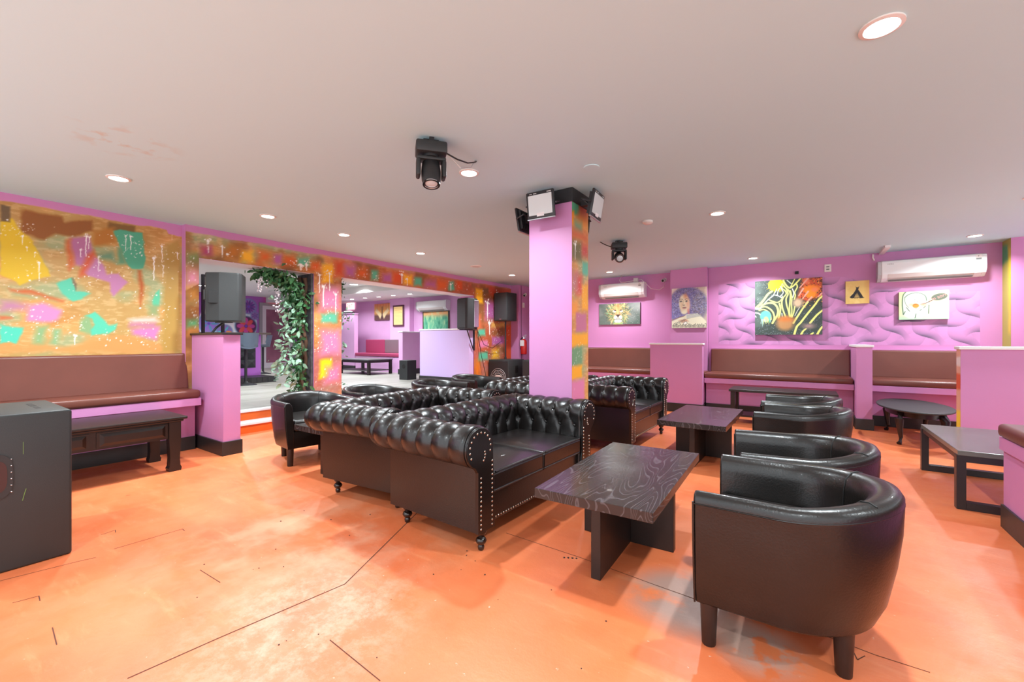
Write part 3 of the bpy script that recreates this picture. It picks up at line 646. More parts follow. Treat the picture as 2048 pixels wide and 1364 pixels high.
def tuft(lo, hi, cols, nl, place, name, parent, m):
    """lo(u), hi(u): ends of the length coordinate; place(l,u,z)->xyz. Buttoned roll with pleats."""
    cols = list(cols); gap = cols[1]-cols[0]; low = [c+gap/2 for c in cols[:-1]]
    low = [cols[0]-gap/2] + low + [cols[-1]+gap/2]
    def depth(l, s):
        d = 9
        for c in cols: d = min(d, segd(l,s,c,SA,c,SE))
        for c in cols:
            for b in low:
                if abs(abs(b-c)-gap/2) < 1e-6: d = min(d, segd(l,s,c,SA,b,SB))
        for b in low: d = min(d, segd(l,s,b,SB,b,0))
        r = min([math.hypot(l-c,s-SA) for c in cols] + [math.hypot(l-b,s-SB) for b in low])
        v = .013*(1-math.exp(-(d/.032)**1.3)) - .006*math.exp(-(d/.006)**2) - .018*math.exp(-(r/.020)**2)
        return v*(1 if s < SE*.93 else max(0,(SE-s)/(SE*.07)))
    n = len(PROF); V = []; F = []
    nr = []
    for i in range(n):
        a = PROF[max(i-1,0)]; b = PROF[min(i+1,n-1)]; dx, dz = b[0]-a[0], b[1]-a[1]; L = math.hypot(dx,dz); nr.append((-dz/L, dx/L))
    ring = n+3
    for j in range(nl):
        t = j/(nl-1)
        for i in range(n):
            u, z, s = PROF[i]; l = lo(u)+(hi(u)-lo(u))*t; d = depth(l,s) if 0 < j < nl-1 else 0.004
            V.append(place(l, u+nr[i][0]*d, z+nr[i][1]*d))
        for u, z in ((.142,.49),(.142,.13),(.0,.13)): V.append(place(lo(u)+(hi(u)-lo(u))*t, u, z))
    for j in range(nl-1):
        for i in range(ring): F.append([j*ring+i, j*ring+(i+1)%ring, (j+1)*ring+(i+1)%ring, (j+1)*ring+i])
    F += [list(range(ring)), [(nl-1)*ring+i for i in range(ring)][::-1]]
    o = G().raw(V, F).build(name, m, parent, 50)
    for row, s in ((cols,SA),(low,SB)):
        u, z, _ = min(PROF, key=lambda p: abs(p[2]-s)); i = min(range(n), key=lambda q: abs(PROF[q][2]-s)); nx, nz = nr[i]
        for c in row:
            if not (lo(u)+.02 < c < hi(u)-.02): continue
            p = Vector(place(c, u+nx*-.008, z+nz*-.008)); q = Vector(place(c, u+nx*.01, z+nz*.01)); b = o.copy(); 
            T = (q-p).normalized().to_track_quat('Z','Y').to_matrix().to_4x4(); T.translation = p
            if 'btn' not in KIDS: KIDS['btn'] = G().lathe([(.002,.006),(.008,.005),(.011,.001),(.011,-.004)],10).build('button', M['leather'], None, 60).data; bpy.data.objects.remove([q2 for q2 in COL.objects if q2.data is KIDS['btn']][0])
            bo = bpy.data.objects.new('button', KIDS['btn']); COL.objects.link(bo); bo.parent = o; bo.matrix_local = T; bpy.data.objects.remove(b)
    return o
def make_sofa(label):
    t = thing('chesterfield_sofa', label, 'sofa', (0,0,0), 0, 'black buttoned leather sofas')
    XB = -.20; HW = .55; FX = .40
    for sd in (-1,1):
        cols = [-.40+.135*k for k in range(6)]
        a = tuft(lambda u: XB-u, lambda u: FX, cols, 64, lambda l,u,z,sd=sd: (l, sd*(HW+u), z), 'arm', t, M['leather'])
        out = [(p[0],p[1]) for p in PROF if p[1] > .30] ; out = [(-.002,.13),(-.002,.30)] + out + [(.144,.47),(.144,.13)]
        f = G().prism([(sd*(HW+u), z) for u, z in out], 'x', FX, FX+.022).build('arm_front', M['leather'], a, 40)
        # two rows of nailheads following the outline
        cen = (.125,.603); g = G(); g2 = []
        nin = [(.022,.15+.026*k) for k in range(15)]; nout = [(.120,.15+.026*k) for k in range(12)]
        for k in range(12):
            an = R(196-k*20.5); nin.append((cen[0]+.088*math.cos(an), cen[1]+.088*math.sin(an)))
        for k in range(4): an = R(225-k*22); nout.append((cen[0]+.045*math.cos(an)+.005, cen[1]+.045*math.sin(an)-.04))
        for u, z in nin+nout: g.ball((FX+.022, sd*(HW+u), z), .0068, seg=8, sc=(.6,1,1))
        g.build('decorative_nail', M['nail'], a, 60)['label'] = 'double row of bright nailheads'
        G().tube([(FX+.012, sd*(HW+u), z) for u, z in out[:-1]], .006, 6).build('welt', M['leather'], a, 60)
    tuft(lambda u: -(HW+u), lambda u: HW+u, [-.77+.14*k for k in range(12)], 110, lambda l,u,z: (XB-u, l, z), 'backrest', t, M['leather'])
    r = G().box(-.22,.385,-HW-.01,HW+.01,.14,.315,0,.01).build('seat_rail', M['leather'], t)
    g = G()
    for k in range(44): g.ball((.386, -.543+.0253*k, .158), .0062, seg=8, sc=(.6,1,1))
    g.build('decorative_nail', M['nail'], r, 60)['label'] = 'row of bright nailheads along the rail'
    for y0 in (-HW+.004, .003):
        b = bmesh.new(); bmesh.ops.create_cube(b, size=1); bmesh.ops.subdivide_edges(b, edges=list(b.edges), cuts=9, use_grid_fill=True)
        for v in b.verts:
            cx, cy = v.co.x*2, v.co.y*2; k = (1-abs(cx)**4)*(1-abs(cy)**4)
            v.co = Vector((-.20+(v.co.x+.5)*.61, y0+(v.co.y+.5)*.543, .315+(v.co.z+.5)*.125 + (.022*k if v.co.z > 0 else 0)))
        cu = G().bm(b).build('seat_cushion', M['leather'], t, 50)
        md = cu.modifiers.new('b','BEVEL'); md.width = .016; md.segments = 3; md.limit_method = 'ANGLE'; md.angle_limit = R(60)
        G().tube([(.41,y0+.02,.437),(.41,y0+.523,.437)], .005, 6).build('piping', M['leather'], cu, 60)
    leg = [(.012,0),(.017,.004),(.020,.022),(.016,.032),(.026,.042),(.033,.056),(.026,.070),(.016,.076),(.018,.084),(.028,.094),(.035,.112),(.036,.132)]
    for x in (.37,-.27):
        for y in (-.61,.61): G().lathe(leg, 18, (x,y,0)).build('leg', M['legwood'], t, 60)
    return t
sofa = make_sofa('black buttoned two-seat sofa in front, with nailhead arms, facing the near coffee table')
sofa.location = (-1.885,2.555,0); sofa.rotation_euler = (0,0,R(-2))
dup(sofa, (-2.845,2.66,0), R(5), 'black buttoned sofa pushed up close behind the back of the front sofa')
dup(sofa, (-1.905,5.05,0), R(0), 'black buttoned sofa beyond the column, its seat facing the far coffee table')
dup(sofa, (-2.80,4.90,0), R(1), 'black buttoned sofa half hidden behind the column, near the back tub chairs')

# ------------------------------------------------------------------ tub chairs
def tub_outline(n1=7, n2=30):
    P = []
    for k in range(n1): P.append((.33-.31*k/n1, -.355, 0, -1, 0))
    for k in range(n2+1):
        a = -PI/2 - PI*k/n2; ex, ey = .35*math.cos(a), .355*math.sin(a)
        n = Vector((math.cos(a)/.35, math.sin(a)/.355, 0)).normalized(); P.append((.02+ex, ey, n.x, n.y, max(0,-math.cos(a))))
    for k in range(n1): P.append((.02+.31*(k+1)/n1, .355, 0, 1, 0))
    return P
def make_tub(label, group):
    t = thing('tub_chair', label, 'armchair', (0,0,0), 0, group)
    O = tub_outline(); V = []; F = []; first = None
    for x, y, nx, ny, bk in O:
        H = .612 + .04*bk**1.2; th = .068+.03*bk; tp = .022+.028*bk
        loop = [(tp*1.5,.165),(tp*.85,.24),(tp*.3,.38),(0,.50),(-.004*bk,H-.055),(-.004,H-.028),(.008,H-.008),(th*.38,H),(th*.7,H-.006),(th,H-.030),(th+.008,H-.08),(th+.014,.42),(th+.016,.28),(th+.016,.165)]
        for d, z in loop: V.append((x-nx*d, y-ny*d, z))
    n = len(O); L = 14
    for j in range(n-1):
        for i in range(L): F.append([j*L+i, j*L+(i+1)%L, (j+1)*L+(i+1)%L, (j+1)*L+i])
    F += [list(range(L)), [(n-1)*L+i for i in range(L)][::-1]]
    sh = G().raw(V,F).build('shell', M['leather_tub'], t, 50)
    md = sh.modifiers.new('b','BEVEL'); md.width = .008; md.segments = 2; md.limit_method = 'ANGLE'; md.angle_limit = R(55)
    # piping under the rim and down both arm fronts, seams where arms meet the back
    rim = [(x-nx*-.002, y-ny*-.002, .612+.04*bk**1.2-.045) for x,y,nx,ny,bk in O]
    G().tube(rim, .0032, 6).build('piping', M['leather_tub'], sh, 60)
    for sd in (-1,1):
        G().tube([(.331, sd*.324, .168),(.331, sd*.341, .30),(.331, sd*.352, .42),(.331, sd*.357, .575)], .004, 6).build('piping', M['leather_tub'], sh, 60)
        j = 7+8 if sd < 0 else len(O)-1-7-8; x,y,nx,ny,bk = O[j]; H = .612+.04*bk**1.2; th = .068+.03*bk
        G().tube([(x-nx*d, y-ny*d, z) for d, z in ((.0,H-.03),(.010,H-.006),(th*.38,H+.001),(th*.7,H-.004),(th+.001,H-.03),(th+.009,H-.08),(th+.014,.43))], .0028, 6).build('seam', M['dark'], sh, 60)
    def inner(off):
        return [(x-nx*off, y-ny*off) for x,y,nx,ny,bk in O]
    base = inner(.075); base[0] = (.315, base[0][1]); base[-1] = (.315, base[-1][1])
    G().prism(base, 'z', .165, .325).build('seat_base', M['leather_tub'], t, 40)
    cu = inner(.088); cu[0] = (.325, cu[0][1]); cu[-1] = (.325, cu[-1][1])
    cs = G().prism(cu, 'z', .325, .435).build('seat_cushion', M['leather_tub'], t, 40)
    md = cs.modifiers.new('b','BEVEL'); md.width = .025; md.segments = 3; md.limit_method = 'ANGLE'; md.angle_limit = R(60)
    for x, y in ((.285,-.29),(.285,.29),(-.145,-.19),(-.145,.19)):
        G().lathe([(.024,0),(.026,.004),(.033,.17)], 18, (x,y,0)).build('leg', M['darkwood'], t, 60)
    return t
GR = 'black tub chairs facing the sofas'; GLc = 'black tub chairs with their backs to the openings'
tub = make_tub('black leather tub chair in front, nearest the camera, its whole back side in view', GR)
tub.location = (-.03,2.135,0); tub.rotation_euler = (0,0,R(180))
dup(tub, (-.01,2.93,0), R(180+9), 'black tub chair just behind the front tub chair, beside the near coffee table')
dup(tub, (-.01,4.42,0), R(180-3), 'black tub chair next to the far coffee table, nearer of that pair')
dup(tub, (-.03,5.22,0), R(180), 'black tub chair farthest along the row, by the long black table')
for (x,y,a,lb) in [(-4.32,2.52,-8,'black tub chair by the orange steps, nearest the painted half wall'),(-4.40,3.38,-2,'black tub chair in front of the painted pillar, its curved back to the steps'),
                   (-4.33,4.42,0,'black tub chair in front of the wide opening, nearer of that pair'),(-4.45,5.38,0,'black tub chair nearest the floor speakers and the pale lilac half wall')]:
    dup(tub, (x,y,0), R(a), lb)['group'] = GLc

# ------------------------------------------------------------------ coffee tables with bold grain
def grain_material():
    m = mat('black_grained_wood', (40,34,32), .25, coat=.1); nt = m.node_tree; N = nt.nodes; Lk = nt.links
    tc = N.new('ShaderNodeTexCoord'); mp = N.new('ShaderNodeMapping'); mp.inputs['Scale'].default_value = (4.6,.62,2)
    n = N.new('ShaderNodeTexNoise'); n.inputs['Scale'].default_value = 1.6; n.inputs['Detail'].default_value = 1.5; n.inputs['Distortion'].default_value = .35
    k = N.new('ShaderNodeMath'); k.operation = 'MULTIPLY'; k.inputs[1].default_value = 19.0
    fr = N.new('ShaderNodeMath'); fr.operation = 'FRACT'; r = N.new('ShaderNodeValToRGB')
    r.color_ramp.elements[0].color = rgba((44,37,36)); r.color_ramp.elements[1].color = rgba((40,34,33)); r.color_ramp.elements[1].position = .78
    e = r.color_ramp.elements.new(.86); e.color = rgba((82,76,78)); e = r.color_ramp.elements.new(.97); e.color = rgba((74,69,71))
    for a, b in ((tc.outputs['Object'],mp.inputs[0]),(mp.outputs[0],n.inputs['Vector']),(n.outputs['Fac'],k.inputs[0]),(k.outputs[0],fr.inputs[0]),(fr.outputs[0],r.inputs[0]),(r.outputs[0],N['Principled BSDF'].inputs['Base Color'])): Lk.new(a,b)
    return m
M['grain'] = grain_material()
def make_coffee(label):
    t = thing('coffee_table', label, 'coffee table', (0,0,0), 0, 'dark grained coffee tables on crossed panels')
    G().box(-.305,.305,-.605,.605,.38,.43,0,.002,1).build('tabletop', M['grain'], t)
    G().box(-.025,.025,-.52,.52,0,.38,0,.002,1).build('base_panel', M['darkwood'], t)
    G().box(-.27,-.025,-.025,.025,.0,.38,0,.002,1).build('base_panel', M['darkwood'], t)
    G().box(.025,.27,-.025,.025,.0,.38,0,.002,1).build('base_panel', M['darkwood'], t)
    return t
ct = make_coffee('dark grained coffee table in front, between the front sofa and the front tub chair')
ct.location = (-.885,2.535,0); ct.rotation_euler = (0,0,R(1.8))
dup(ct, (-.885,4.86,0), R(-.5), 'dark grained coffee table farther back, beside the sofa beyond the column')
dup(ct, (-3.60,2.74,0), R(1), 'dark coffee table mostly hidden between the back-to-back sofa and the tub chairs')
# ------------------------------------------------------------------ banquettes
def banquette(label, L, D, loc, rz, base_m=None, back=True, seams=(), flush=False, cush='vinyl', rail=True):
    """local: wall at x=0, front at x=D, length along +y"""
    t = thing('banquette', label, 'bench', loc, rz, 'built-in banquettes with brown vinyl seats')
    bm_ = base_m or M['purple']
    fx = D-.02 if flush else D-.17
    G().box(.0,fx,0,L,0,.50,0).box(0,D,0,L,.50,.582,0,.003).build('bench_base', bm_, t)
    G().box(fx,fx+.014,0,L,0,.145,0,.002).build('baseboard', M['black_base'], t)
    G().box(.06,D+.012,.005,L-.005,.582,.67,0,.028,4).build('seat_cushion', M[cush], t, 40)
    if back:
        b = G(); b.prism([(0,.655),(.13,.655),(.085,1.06),(.0,1.06)], 'y', .0, L)
        bc = b.build('back_cushion', M[cush], t); md = bc.modifiers.new('b','BEVEL'); md.width = .02; md.segments = 3; md.limit_method = 'ANGLE'
        if rail: G().box(0,.05,-.0,L,1.06,1.078,0,.002).build('top_rail', bm_, t)
    return t
banquette('long brown banquette under the abstract mural, behind the drawer bench', 3.07, .47, (XW+.002,-1.12,0), 0, rail=False)
banquette('brown banquette under the zebra painting, between two half walls', 1.97, .72, (-1.395,YF,0), R(-90))
banquette('brown banquette below the big air conditioner, behind the oval table', 1.43, .72, (.755,YF,0), R(-90))
banquette('brown banquette under the lion painting, partly behind the column', 1.65, .68, (-3.90,8.62,0), R(-90))
t = thing('banquette', 'short brown return seat tucked behind the low half wall under the portrait', 'bench', (-2.22,7.757,0), 0, 'built-in banquettes with brown vinyl seats')
G().box(0,.80,0,.56,0,.50,0).box(0,.815,0,.56,.50,.582,0).build('bench_base', M['purple'], t)
G().box(.80,.815,0,.56,0,.145).build('baseboard', M['black_base'], t)
G().box(.01,.82,.01,.555,.582,.67,0,.025,3).build('seat_cushion', M['vinyl'], t, 40)
banquette('brown seat on a purple base at the edge of view, beside the corner table', 2.9, .56, (1.60,4.08,0), R(180), flush=True)

# ------------------------------------------------------------------ bench with drawers by the long banquette
t = thing('drawer_bench', 'dark wooden low table with panelled drawers in front of the long banquette', 'table', (-5.10,.70,0))
G().box(-.33,.33,-.90,.90,.475,.50,0,.006,2).box(-.315,.315,-.875,.875,.455,.475,0,.008,2).build('tabletop', M['darkwood'], t)
ap = G().box(-.28,.28,-.84,.84,.30,.455).build('apron', M['darkwood'], t)
for y0, y1 in ((-.80,-.28),(-.24,.24),(.28,.76)):
    f = G().box(.28,.288,y0,y1,.315,.44,0).build('drawer', M['darkwood'], t)
    g = G(); T0 = [(y0+.02,.325),(y1-.02,.325),(y1-.02,.43),(y0+.02,.43)]; T1 = [(y0+.045,.35),(y1-.045,.35),(y1-.045,.405),(y0+.045,.405)]
    g.raw([(.288,a,b) for a,b in T0]+[(.304,a,b) for a,b in T1], [[0,1,5,4],[1,2,6,5],[2,3,7,6],[3,0,4,7],[4,5,6,7]]); g.build('raised_panel', M['darkwood'], f)
for x in (-.26,.265):
    for y in (-.81,.81):
        p = [(-.045,0),(.045,0),(.05,.03),(.04,.05),(.036,.12),(.045,.30),(.045,.455),(-.045,.455),(-.045,.30),(-.036,.12),(-.04,.05),(-.05,.03)]
        G().prism([(y+a, z) for a, z in p], 'x', x-.04, x+.04).build('leg', M['darkwood'], t)

# ------------------------------------------------------------------ booth tables on the far side
t = thing('long_table', 'long low black table with side panels and a shelf below the zebra painting', 'table', (-.30,7.22,0))
G().box(-.62,.66,-.27,.27,.465,.50,0,.004).build('tabletop', M['darkwood'], t)
for x in (-.57,.57):
    for y in (-.22,.17): G().box(x-.03,x+.03,y-.025,y+.075,0,.465,0,.003).build('leg', M['darkwood'], t)
G().box(-.56,.56,-.2,.2,.10,.125).build('lower_shelf', M['darkwood'], t)
t = thing('oval_table', 'black oval table on curved cabriole legs in the end booth', 'table', (1.10,7.12,0))
top = [(.345*math.cos(a), .72*math.sin(a)) for a in [2*PI*k/48 for k in range(48)]]
o = G().prism(top, 'z', .392, .412).build('tabletop', M['greybox'], t); md = o.modifiers.new('b','BEVEL'); md.width = .008; md.segments = 2; md.limit_method = 'ANGLE'
G().prism([(.26*math.cos(a), .56*math.sin(a)) for a in [2*PI*k/32 for k in range(32)]], 'z', .32, .392).build('apron', M['darkwood'], t, 40)
for sx in (-1,1):
    for sy in (-1,1):
        x, y = sx*.17, sy*.42
        G().tube([(x,y,.36),(x+sx*.025,y+sy*.04,.29),(x+sx*.02,y+sy*.05,.18),(x+sx*.01,y+sy*.04,.08),(x+sx*.02,y+sy*.05,.025),(x+sx*.03,y+sy*.07,.012)], [.040,.042,.028,.019,.020,.024], 12).build('leg', M['darkwood'], t, 60)
t = thing('corner_table', 'low table with grey top and open black frame beside the purple seat', 'table', (1.22,4.92,0))
G().box(-.32,.32,-.60,.58,.385,.42,0,.003).build('tabletop', mat('mottled_grey_tabletop', (100,106,100), .22, var=.12, vscale=6), t)  # grey top with slight random mottling
ap = G().box(-.318,.318,-.598,-.54,.34,.385).box(-.318,.318,.52,.578,.34,.385).box(-.318,-.28,-.55,.53,.35,.385).box(.28,.318,-.55,.53,.35,.385).build('apron', M['blackmetal'], t)
for x in (-.30,.30):
    for y in (-.565,.545): G().box(x-.025,x+.025,y-.03,y+.03,0,.385,0,.002).build('leg', M['blackmetal'], t)
for y in (-.565,.545): G().box(-.275,.275,y-.03,y+.03,0,.055,0,.002).build('foot_rail', M['blackmetal'], t)

# ------------------------------------------------------------------ speakers
t = thing('subwoofer', 'big scuffed black subwoofer box standing on the floor near the drawer bench', 'speaker', (-3.765,.335,0))
G().box(-.345,.345,-.262,.262,.0,.815,0,.014,3).build('cabinet', M['greybox'], t, 40)
hp = [(.345, .0, .50)]
ring = [(.055*math.cos(a)*1.0, .50+.115*math.copysign(abs(math.sin(a))**.6, math.sin(a))) for a in [2*PI*k/28 for k in range(28)]]
h = G().prism([(a-.012,b) for a,b in ring], 'x', .344, .352).build('handle_cup', M['blackplastic'], t, 40)
G().prism([((a*.62)-.012,.50+(b-.50)*.72) for a,b in ring], 'x', .352, .3535).build('handle_recess', mat('reddish_dark_recess',(58,26,22),.5), h)
g = G()
for k in range(6): g.ball((.353, .036, .415+.034*k), .0035, seg=8)
g.build('rivet', M['chrome'], h)
g = G()
for y in (-.18,.16): g.box(-.16,.0,y-.012,y+.012,.815,.8162).box(.05,.14,y-.01,y+.01,.815,.8162)
g.build('grip_slot', M['dark'], t)
G().box(.3452,.3458,.077,.0785,.60,.665).tube([(.3455,.075,.355),(.3455,.082,.39),(.3455,.088,.415)],.0014,5).build('paint_scratch', mat('green_scratch',(108,140,64),.6), t)

def plain(t, w, d, h):
    G().box(-w/2,w/2,-d/2,d/2,0,h,0,.012,2).build('cabinet', M['greybox'], t, 40); G().box(-w*.46,w*.46,-d/2-.006,-d/2+.002,.02,h-.02,0,.004).build('grille', M['grille'], t); G().box(-.03,.03,-d/2-.009,-d/2-.006,.03,.045).build('badge', M['chrome'], t); return t
def pa_speaker(name, label, w, d, h, loc, rz, group, grille=True, wedge=True):
    """wedge cabinet: front along -y"""
    t = thing(name, label, 'speaker', loc, rz, group)
    if not wedge: return plain(t,w,d,h)
    P = [(-w/2,-d*.42),(-w*.36,-d*.5),(w*.36,-d*.5),(w/2,-d*.42),(w/2,d*.1),(w*.30,d*.5),(-w*.30,d*.5),(-w/2,d*.1)]
    c_ = G().prism(P, 'z', 0, h).build('cabinet', M['greybox'], t); md = c_.modifiers.new('b','BEVEL'); md.width = .012; md.segments = 2; md.limit_method = 'ANGLE'
    if grille: G().box(-w*.40,w*.40,-d*.5-.006,-d*.5+.002,.03,h-.03,0,.004).build('grille', M['grille'], t)
    return t
GS = 'loudspeakers on brackets and poles'
# speaker on the half wall by the bar opening
t = pa_speaker('loudspeaker', 'black loudspeaker on a bracket above the half wall at the bar opening', .34, .36, .55, (-5.52,2.22,1.42), R(148), GS, False)
G().box(-.09,-.045,.165,.20,.24,.36,0,.008).build('side_handle', M['blackplastic'], t)
hh = G().box(-.165,-.135,.03,.14,.20,.34,0,.006).build('side_handle', M['dark'], t)
G().lathe([(.014,0),(.014,.004)],16,(0,0,0),0,Matrix.Translation((.02,.181,.27)) @ Matrix.Rotation(-PI/2,4,'X')).build('badge', M['chrome'], t)
t2 = thing('speaker_bracket', 'thin black strut bracket carrying the loudspeaker at the bar opening', 'bracket', (-5.52,2.14,1.289))
G().tube([(0,.06,.128),(0,-.02,.06),(.0,-.06,.0)],.012).build('strut', M['blackmetal'], t2)
G().box(-.06,.06,-.09,-.03,0,.006).build('foot_plate', M['blackmetal'], t2)
G().box(-.08,.08,.0,.12,.12,.1305).build('top_plate', M['blackmetal'], t2)
# speaker bracketed at the end of the wide opening
t = pa_speaker('loudspeaker', 'black loudspeaker on a wall bracket above the pale lilac half wall', .34, .34, .63, (-5.70,6.74,1.44), R(-12), GS)
G().box(.15,.18,.02,.14,.04,.59,0,.004).build('connector_panel', M['chrome'], t)
t2 = thing('speaker_bracket', 'black triangular wall bracket under the loudspeaker at the wide opening', 'bracket', (-5.81,7.06,1.0))
G().box(-.02,.02,0,.012,.0,.44).build('wall_plate', M['blackmetal'], t2)
G().tube([(0,-.02,.02),(.03,-.26,.435)],.012).build('strut', M['blackmetal'], t2)
G().box(-.04,.10,-.42,.0,.425,.44).build('arm', M['blackmetal'], t2)
# floor subwoofers with the pole speaker
def bass_bin(label, loc, rz, fan):
    t = thing('floor_subwoofer', label, 'speaker', loc, rz)
    G().box(-.27,.27,-.31,.31,0,.79,0,.012,2).build('cabinet', M['greybox'], t, 40)
    fr = G().box(-.25,.25,-.318,-.309,.03,.76,0,.003).build('grille', M['blackplastic'], t)
    if fan:
        g = G()
        for rad in (.20,.165,.10):
            pts = [(rad*math.cos(a), -.320, .40+rad*math.sin(a)) for a in [2*PI*k/36 for k in range(37)]]; g.tube(pts, .004, 5)
        for k in range(22):
            a = 2*PI*k/22; g.tube([(.115*math.cos(a),-.320,.40+.115*math.sin(a)),(.155*math.cos(a),-.320,.40+.155*math.sin(a))], .004, 4)
        g.build('ring_emblem', M['acgrey'], fr)
        G().prism([(-.085,.43),(-.05,.46),(.05,.46),(.085,.43),(0,.32)], 'y', -.326, -.318).build('fan_emblem', mat('silver_emblem',(205,205,200),.35), fr)
        hd = G().box(.268,.272,-.06,.06,.50,.66,0,.001).build('handle_recess', M['dark'], t)
        G().lathe([(.045,0),(.045,.006),(.03,.008)],20,(0,0,0),0,Matrix.Translation((.27,0,.36)) @ Matrix.Rotation(PI/2,4,'Y')).build('pole_socket', M['acgrey'], t)
    return t
bass_bin('black floor subwoofer with a fan shaped emblem, carrying the pole speaker', (-5.52,7.86,0), 0, True)
bass_bin('second black floor subwoofer, partly behind the column', (-4.83,8.13,0), R(8), False)
t = thing('speaker_pole', 'thin black pole rising from the emblem subwoofer', 'stand', (-5.60,7.93,.79)); G().tube([(0,0,0),(0,0,.86)],.0175,12).build('pole', M['blackmetal'], t, 60); G().tube([(0,0,.0),(0,0,.05)],.026,12).build('collar', M['blackmetal'], t, 60)
t = pa_speaker('loudspeaker', 'black loudspeaker on a pole above the floor subwoofer', 0.37, .36, .63, (-5.60,7.93,1.65), R(-2), GS, wedge=False)
t = thing('floor_speaker', 'dark grey speaker box on the raised floor beside the pale lilac half wall', 'speaker', (-7.98,7.18,FR)); G().box(-.14,.14,-.15,.15,0,.47,0,.01).build('cabinet', M['greybox'], t); G().lathe([(.06,0),(.05,.004)],20,(0,0,0),0,Matrix.Translation((.02,-.1501,.33)) @ Matrix.Rotation(PI/2,4,'X')).build('driver', M['dark'], t)
for i, (pts, lb) in enumerate([([(-5.79,7.15,1.45),(-5.76,7.25,.9),(-5.74,7.42,.35),(-5.70,7.56,.05)],'loose black cable hanging from the wall bracket to the floor'),
                           ([(-5.78,7.16,1.40),(-5.74,7.32,1.12),(-5.74,7.62,1.04),(-5.66,7.86,1.2)],'thin black cable looping from bracket to pole speaker')]):
    tag(G().tube(pts,.006,6).build('speaker_cable', M['cable'], None, 60), lb, 'cable')

# ------------------------------------------------------------------ split air conditioners
def split_ac(label, w, loc, rz, badge=True):
    """back on the wall plane y=0, front towards -y, bottom at z=0"""
    t = thing('wall_air_conditioner', label, 'air conditioner', loc, rz, 'white wall mounted air conditioners')
    P = [(0,.0),(0,.30),(-.15,.305),(-.195,.29),(-.205,.26),(-.205,.095),(-.17,.045),(-.10,.0)]
    b = G().prism([(y,z) for y,z in P], 'x', -w/2+.02, w/2-.02).build('body', M['acwhite'], t); md = b.modifiers.new('b','BEVEL'); md.width = .008; md.segments = 2; md.limit_method = 'ANGLE'
    P2 = [(0,.004),(0,.298),(-.15,.301),(-.19,.286),(-.199,.258),(-.199,.098),(-.165,.048),(-.10,.004)]
    for s in (-1,1): G().prism(P2, 'x', s*w/2-.02, s*w/2+.02).build('side_cover', M['acgrey'] if s < 0 else M['acwhite'], t)
    G().prism([(-.2075,.098),(-.172,.046),(-.112,.004),(-.11,.008),(-.169,.05),(-.203,.10)], 'x', -w/2+.09, w/2-.09).build('louvre', mat('louvre_plastic',(214,206,200),.4) if 'louvre_plastic' not in bpy.data.materials else bpy.data.materials['louvre_plastic'], t)
    G().prism([(-.150,.0195),(-.147,.0155),(-.12,.0005),(-.122,.006)], 'x', -w/2+.10, w/2-.10).build('air_slot', M['greyink'], t)
    if badge:
        text('logo', 'MIDEA', .024, M['greyink'], t, (-w/2+.085,-.2052,.245), (PI/2,0,0), align='LEFT')
        lb = G().box(w/2-.085,w/2-.03,-.2062,-.205,.215,.285).build('sticker', M['cream'], t)
        G().box(w/2-.083,w/2-.032,-.2068,-.206,.217,.24).ball((w/2-.06,-.206,.265),.007,seg=8,sc=(1,.1,1)).build('sticker_print', M['greyink'], lb)
    return t
split_ac('large white air conditioner high on the far wall, above the speech-bubble picture', 1.07, (1.445,YF,2.075), 0)
split_ac('white air conditioner above the lion painting with a cord over it', .90, (-3.09,8.62,2.075), 0)
split_ac('white air conditioner above the teal painting beyond the wide opening', 1.18, (-9.05,9.2,2.08), 0, False)
o = thing('outlet_box', 'small cream outlet box above the lion painting air conditioner', 'outlet', (-2.83,8.62,2.385)); G().box(-.045,.045,-.05,0,0,.09,0,.004).build('box', M['cream'], o)
tag(G().tube([(-3.05,8.40,2.528),(-3.10,8.39,2.43),(-3.07,8.385,2.385),(-2.99,8.40,2.382),(-2.95,8.45,2.40),(-2.83,8.565,2.42)],.006,6).build('power_cord', M['cream'], None, 60), 'cream cord drooping from the ceiling to the outlet box', 'cord')
tag(G().tube([(-2.80,8.565,2.43),(-2.68,8.47,2.42),(-2.58,8.44,2.33),(-2.50,8.50,2.23),(-2.36,8.56,2.20),(-2.27,8.58,2.26),(-2.25,8.585,2.36)],.005,6).build('camera_cord', M['cream'], None, 60), 'thin cord from the outlet box to the corner camera', 'cord')
def bullet_cam(label, loc, d):
    t = thing('security_camera', label, 'camera', loc); G().lathe([(.035,0),(.035,.012)],16,(0,0,0),0,Vector((0,1,0)).to_track_quat('Z','Y').to_matrix().to_4x4()).build('mount', M['cream'], t)
    v = Vector(d).normalized(); T = v.to_track_quat('Z','Y').to_matrix().to_4x4(); T.translation = Vector((0,-.03,-.01))
    b = G().lathe([(.012,-.02),(.032,0),(.034,.075),(.028,.08)],18,(0,0,0),0,T).build('housing', M['acgrey'], t, 50); G().lathe([(.024,.080),(.02,.082)],18,(0,0,0),0,T).build('lens', M['dark'], b)
bullet_cam('small security camera high on the wall beside the lion painting air conditioner', (-2.26,8.605,2.40), (-.2,-1,-.3))
bullet_cam('small security camera on the purple alcove wall above the fire extinguisher', (-5.56,8.70,2.32), (.5,-1,-.4))
for lb, p, rz in [('white wall control plate above the zebra painting', (.30,YF,2.30), 0), ('white wall switch plate above the fire extinguisher', (-5.595,8.66,2.0), R(90))]:
    t = thing('wall_plate', lb, 'switch', p, rz); pl = G().box(-.045,.045,-.014,0,0,.12,0,.004).build('plate', M['cream'], t); G().box(-.02,.02,-.017,-.014,.07,.09).box(-.02,.02,-.017,-.014,.03,.05).build('button', M['greyink'] if rz == 0 else M['white'], pl)
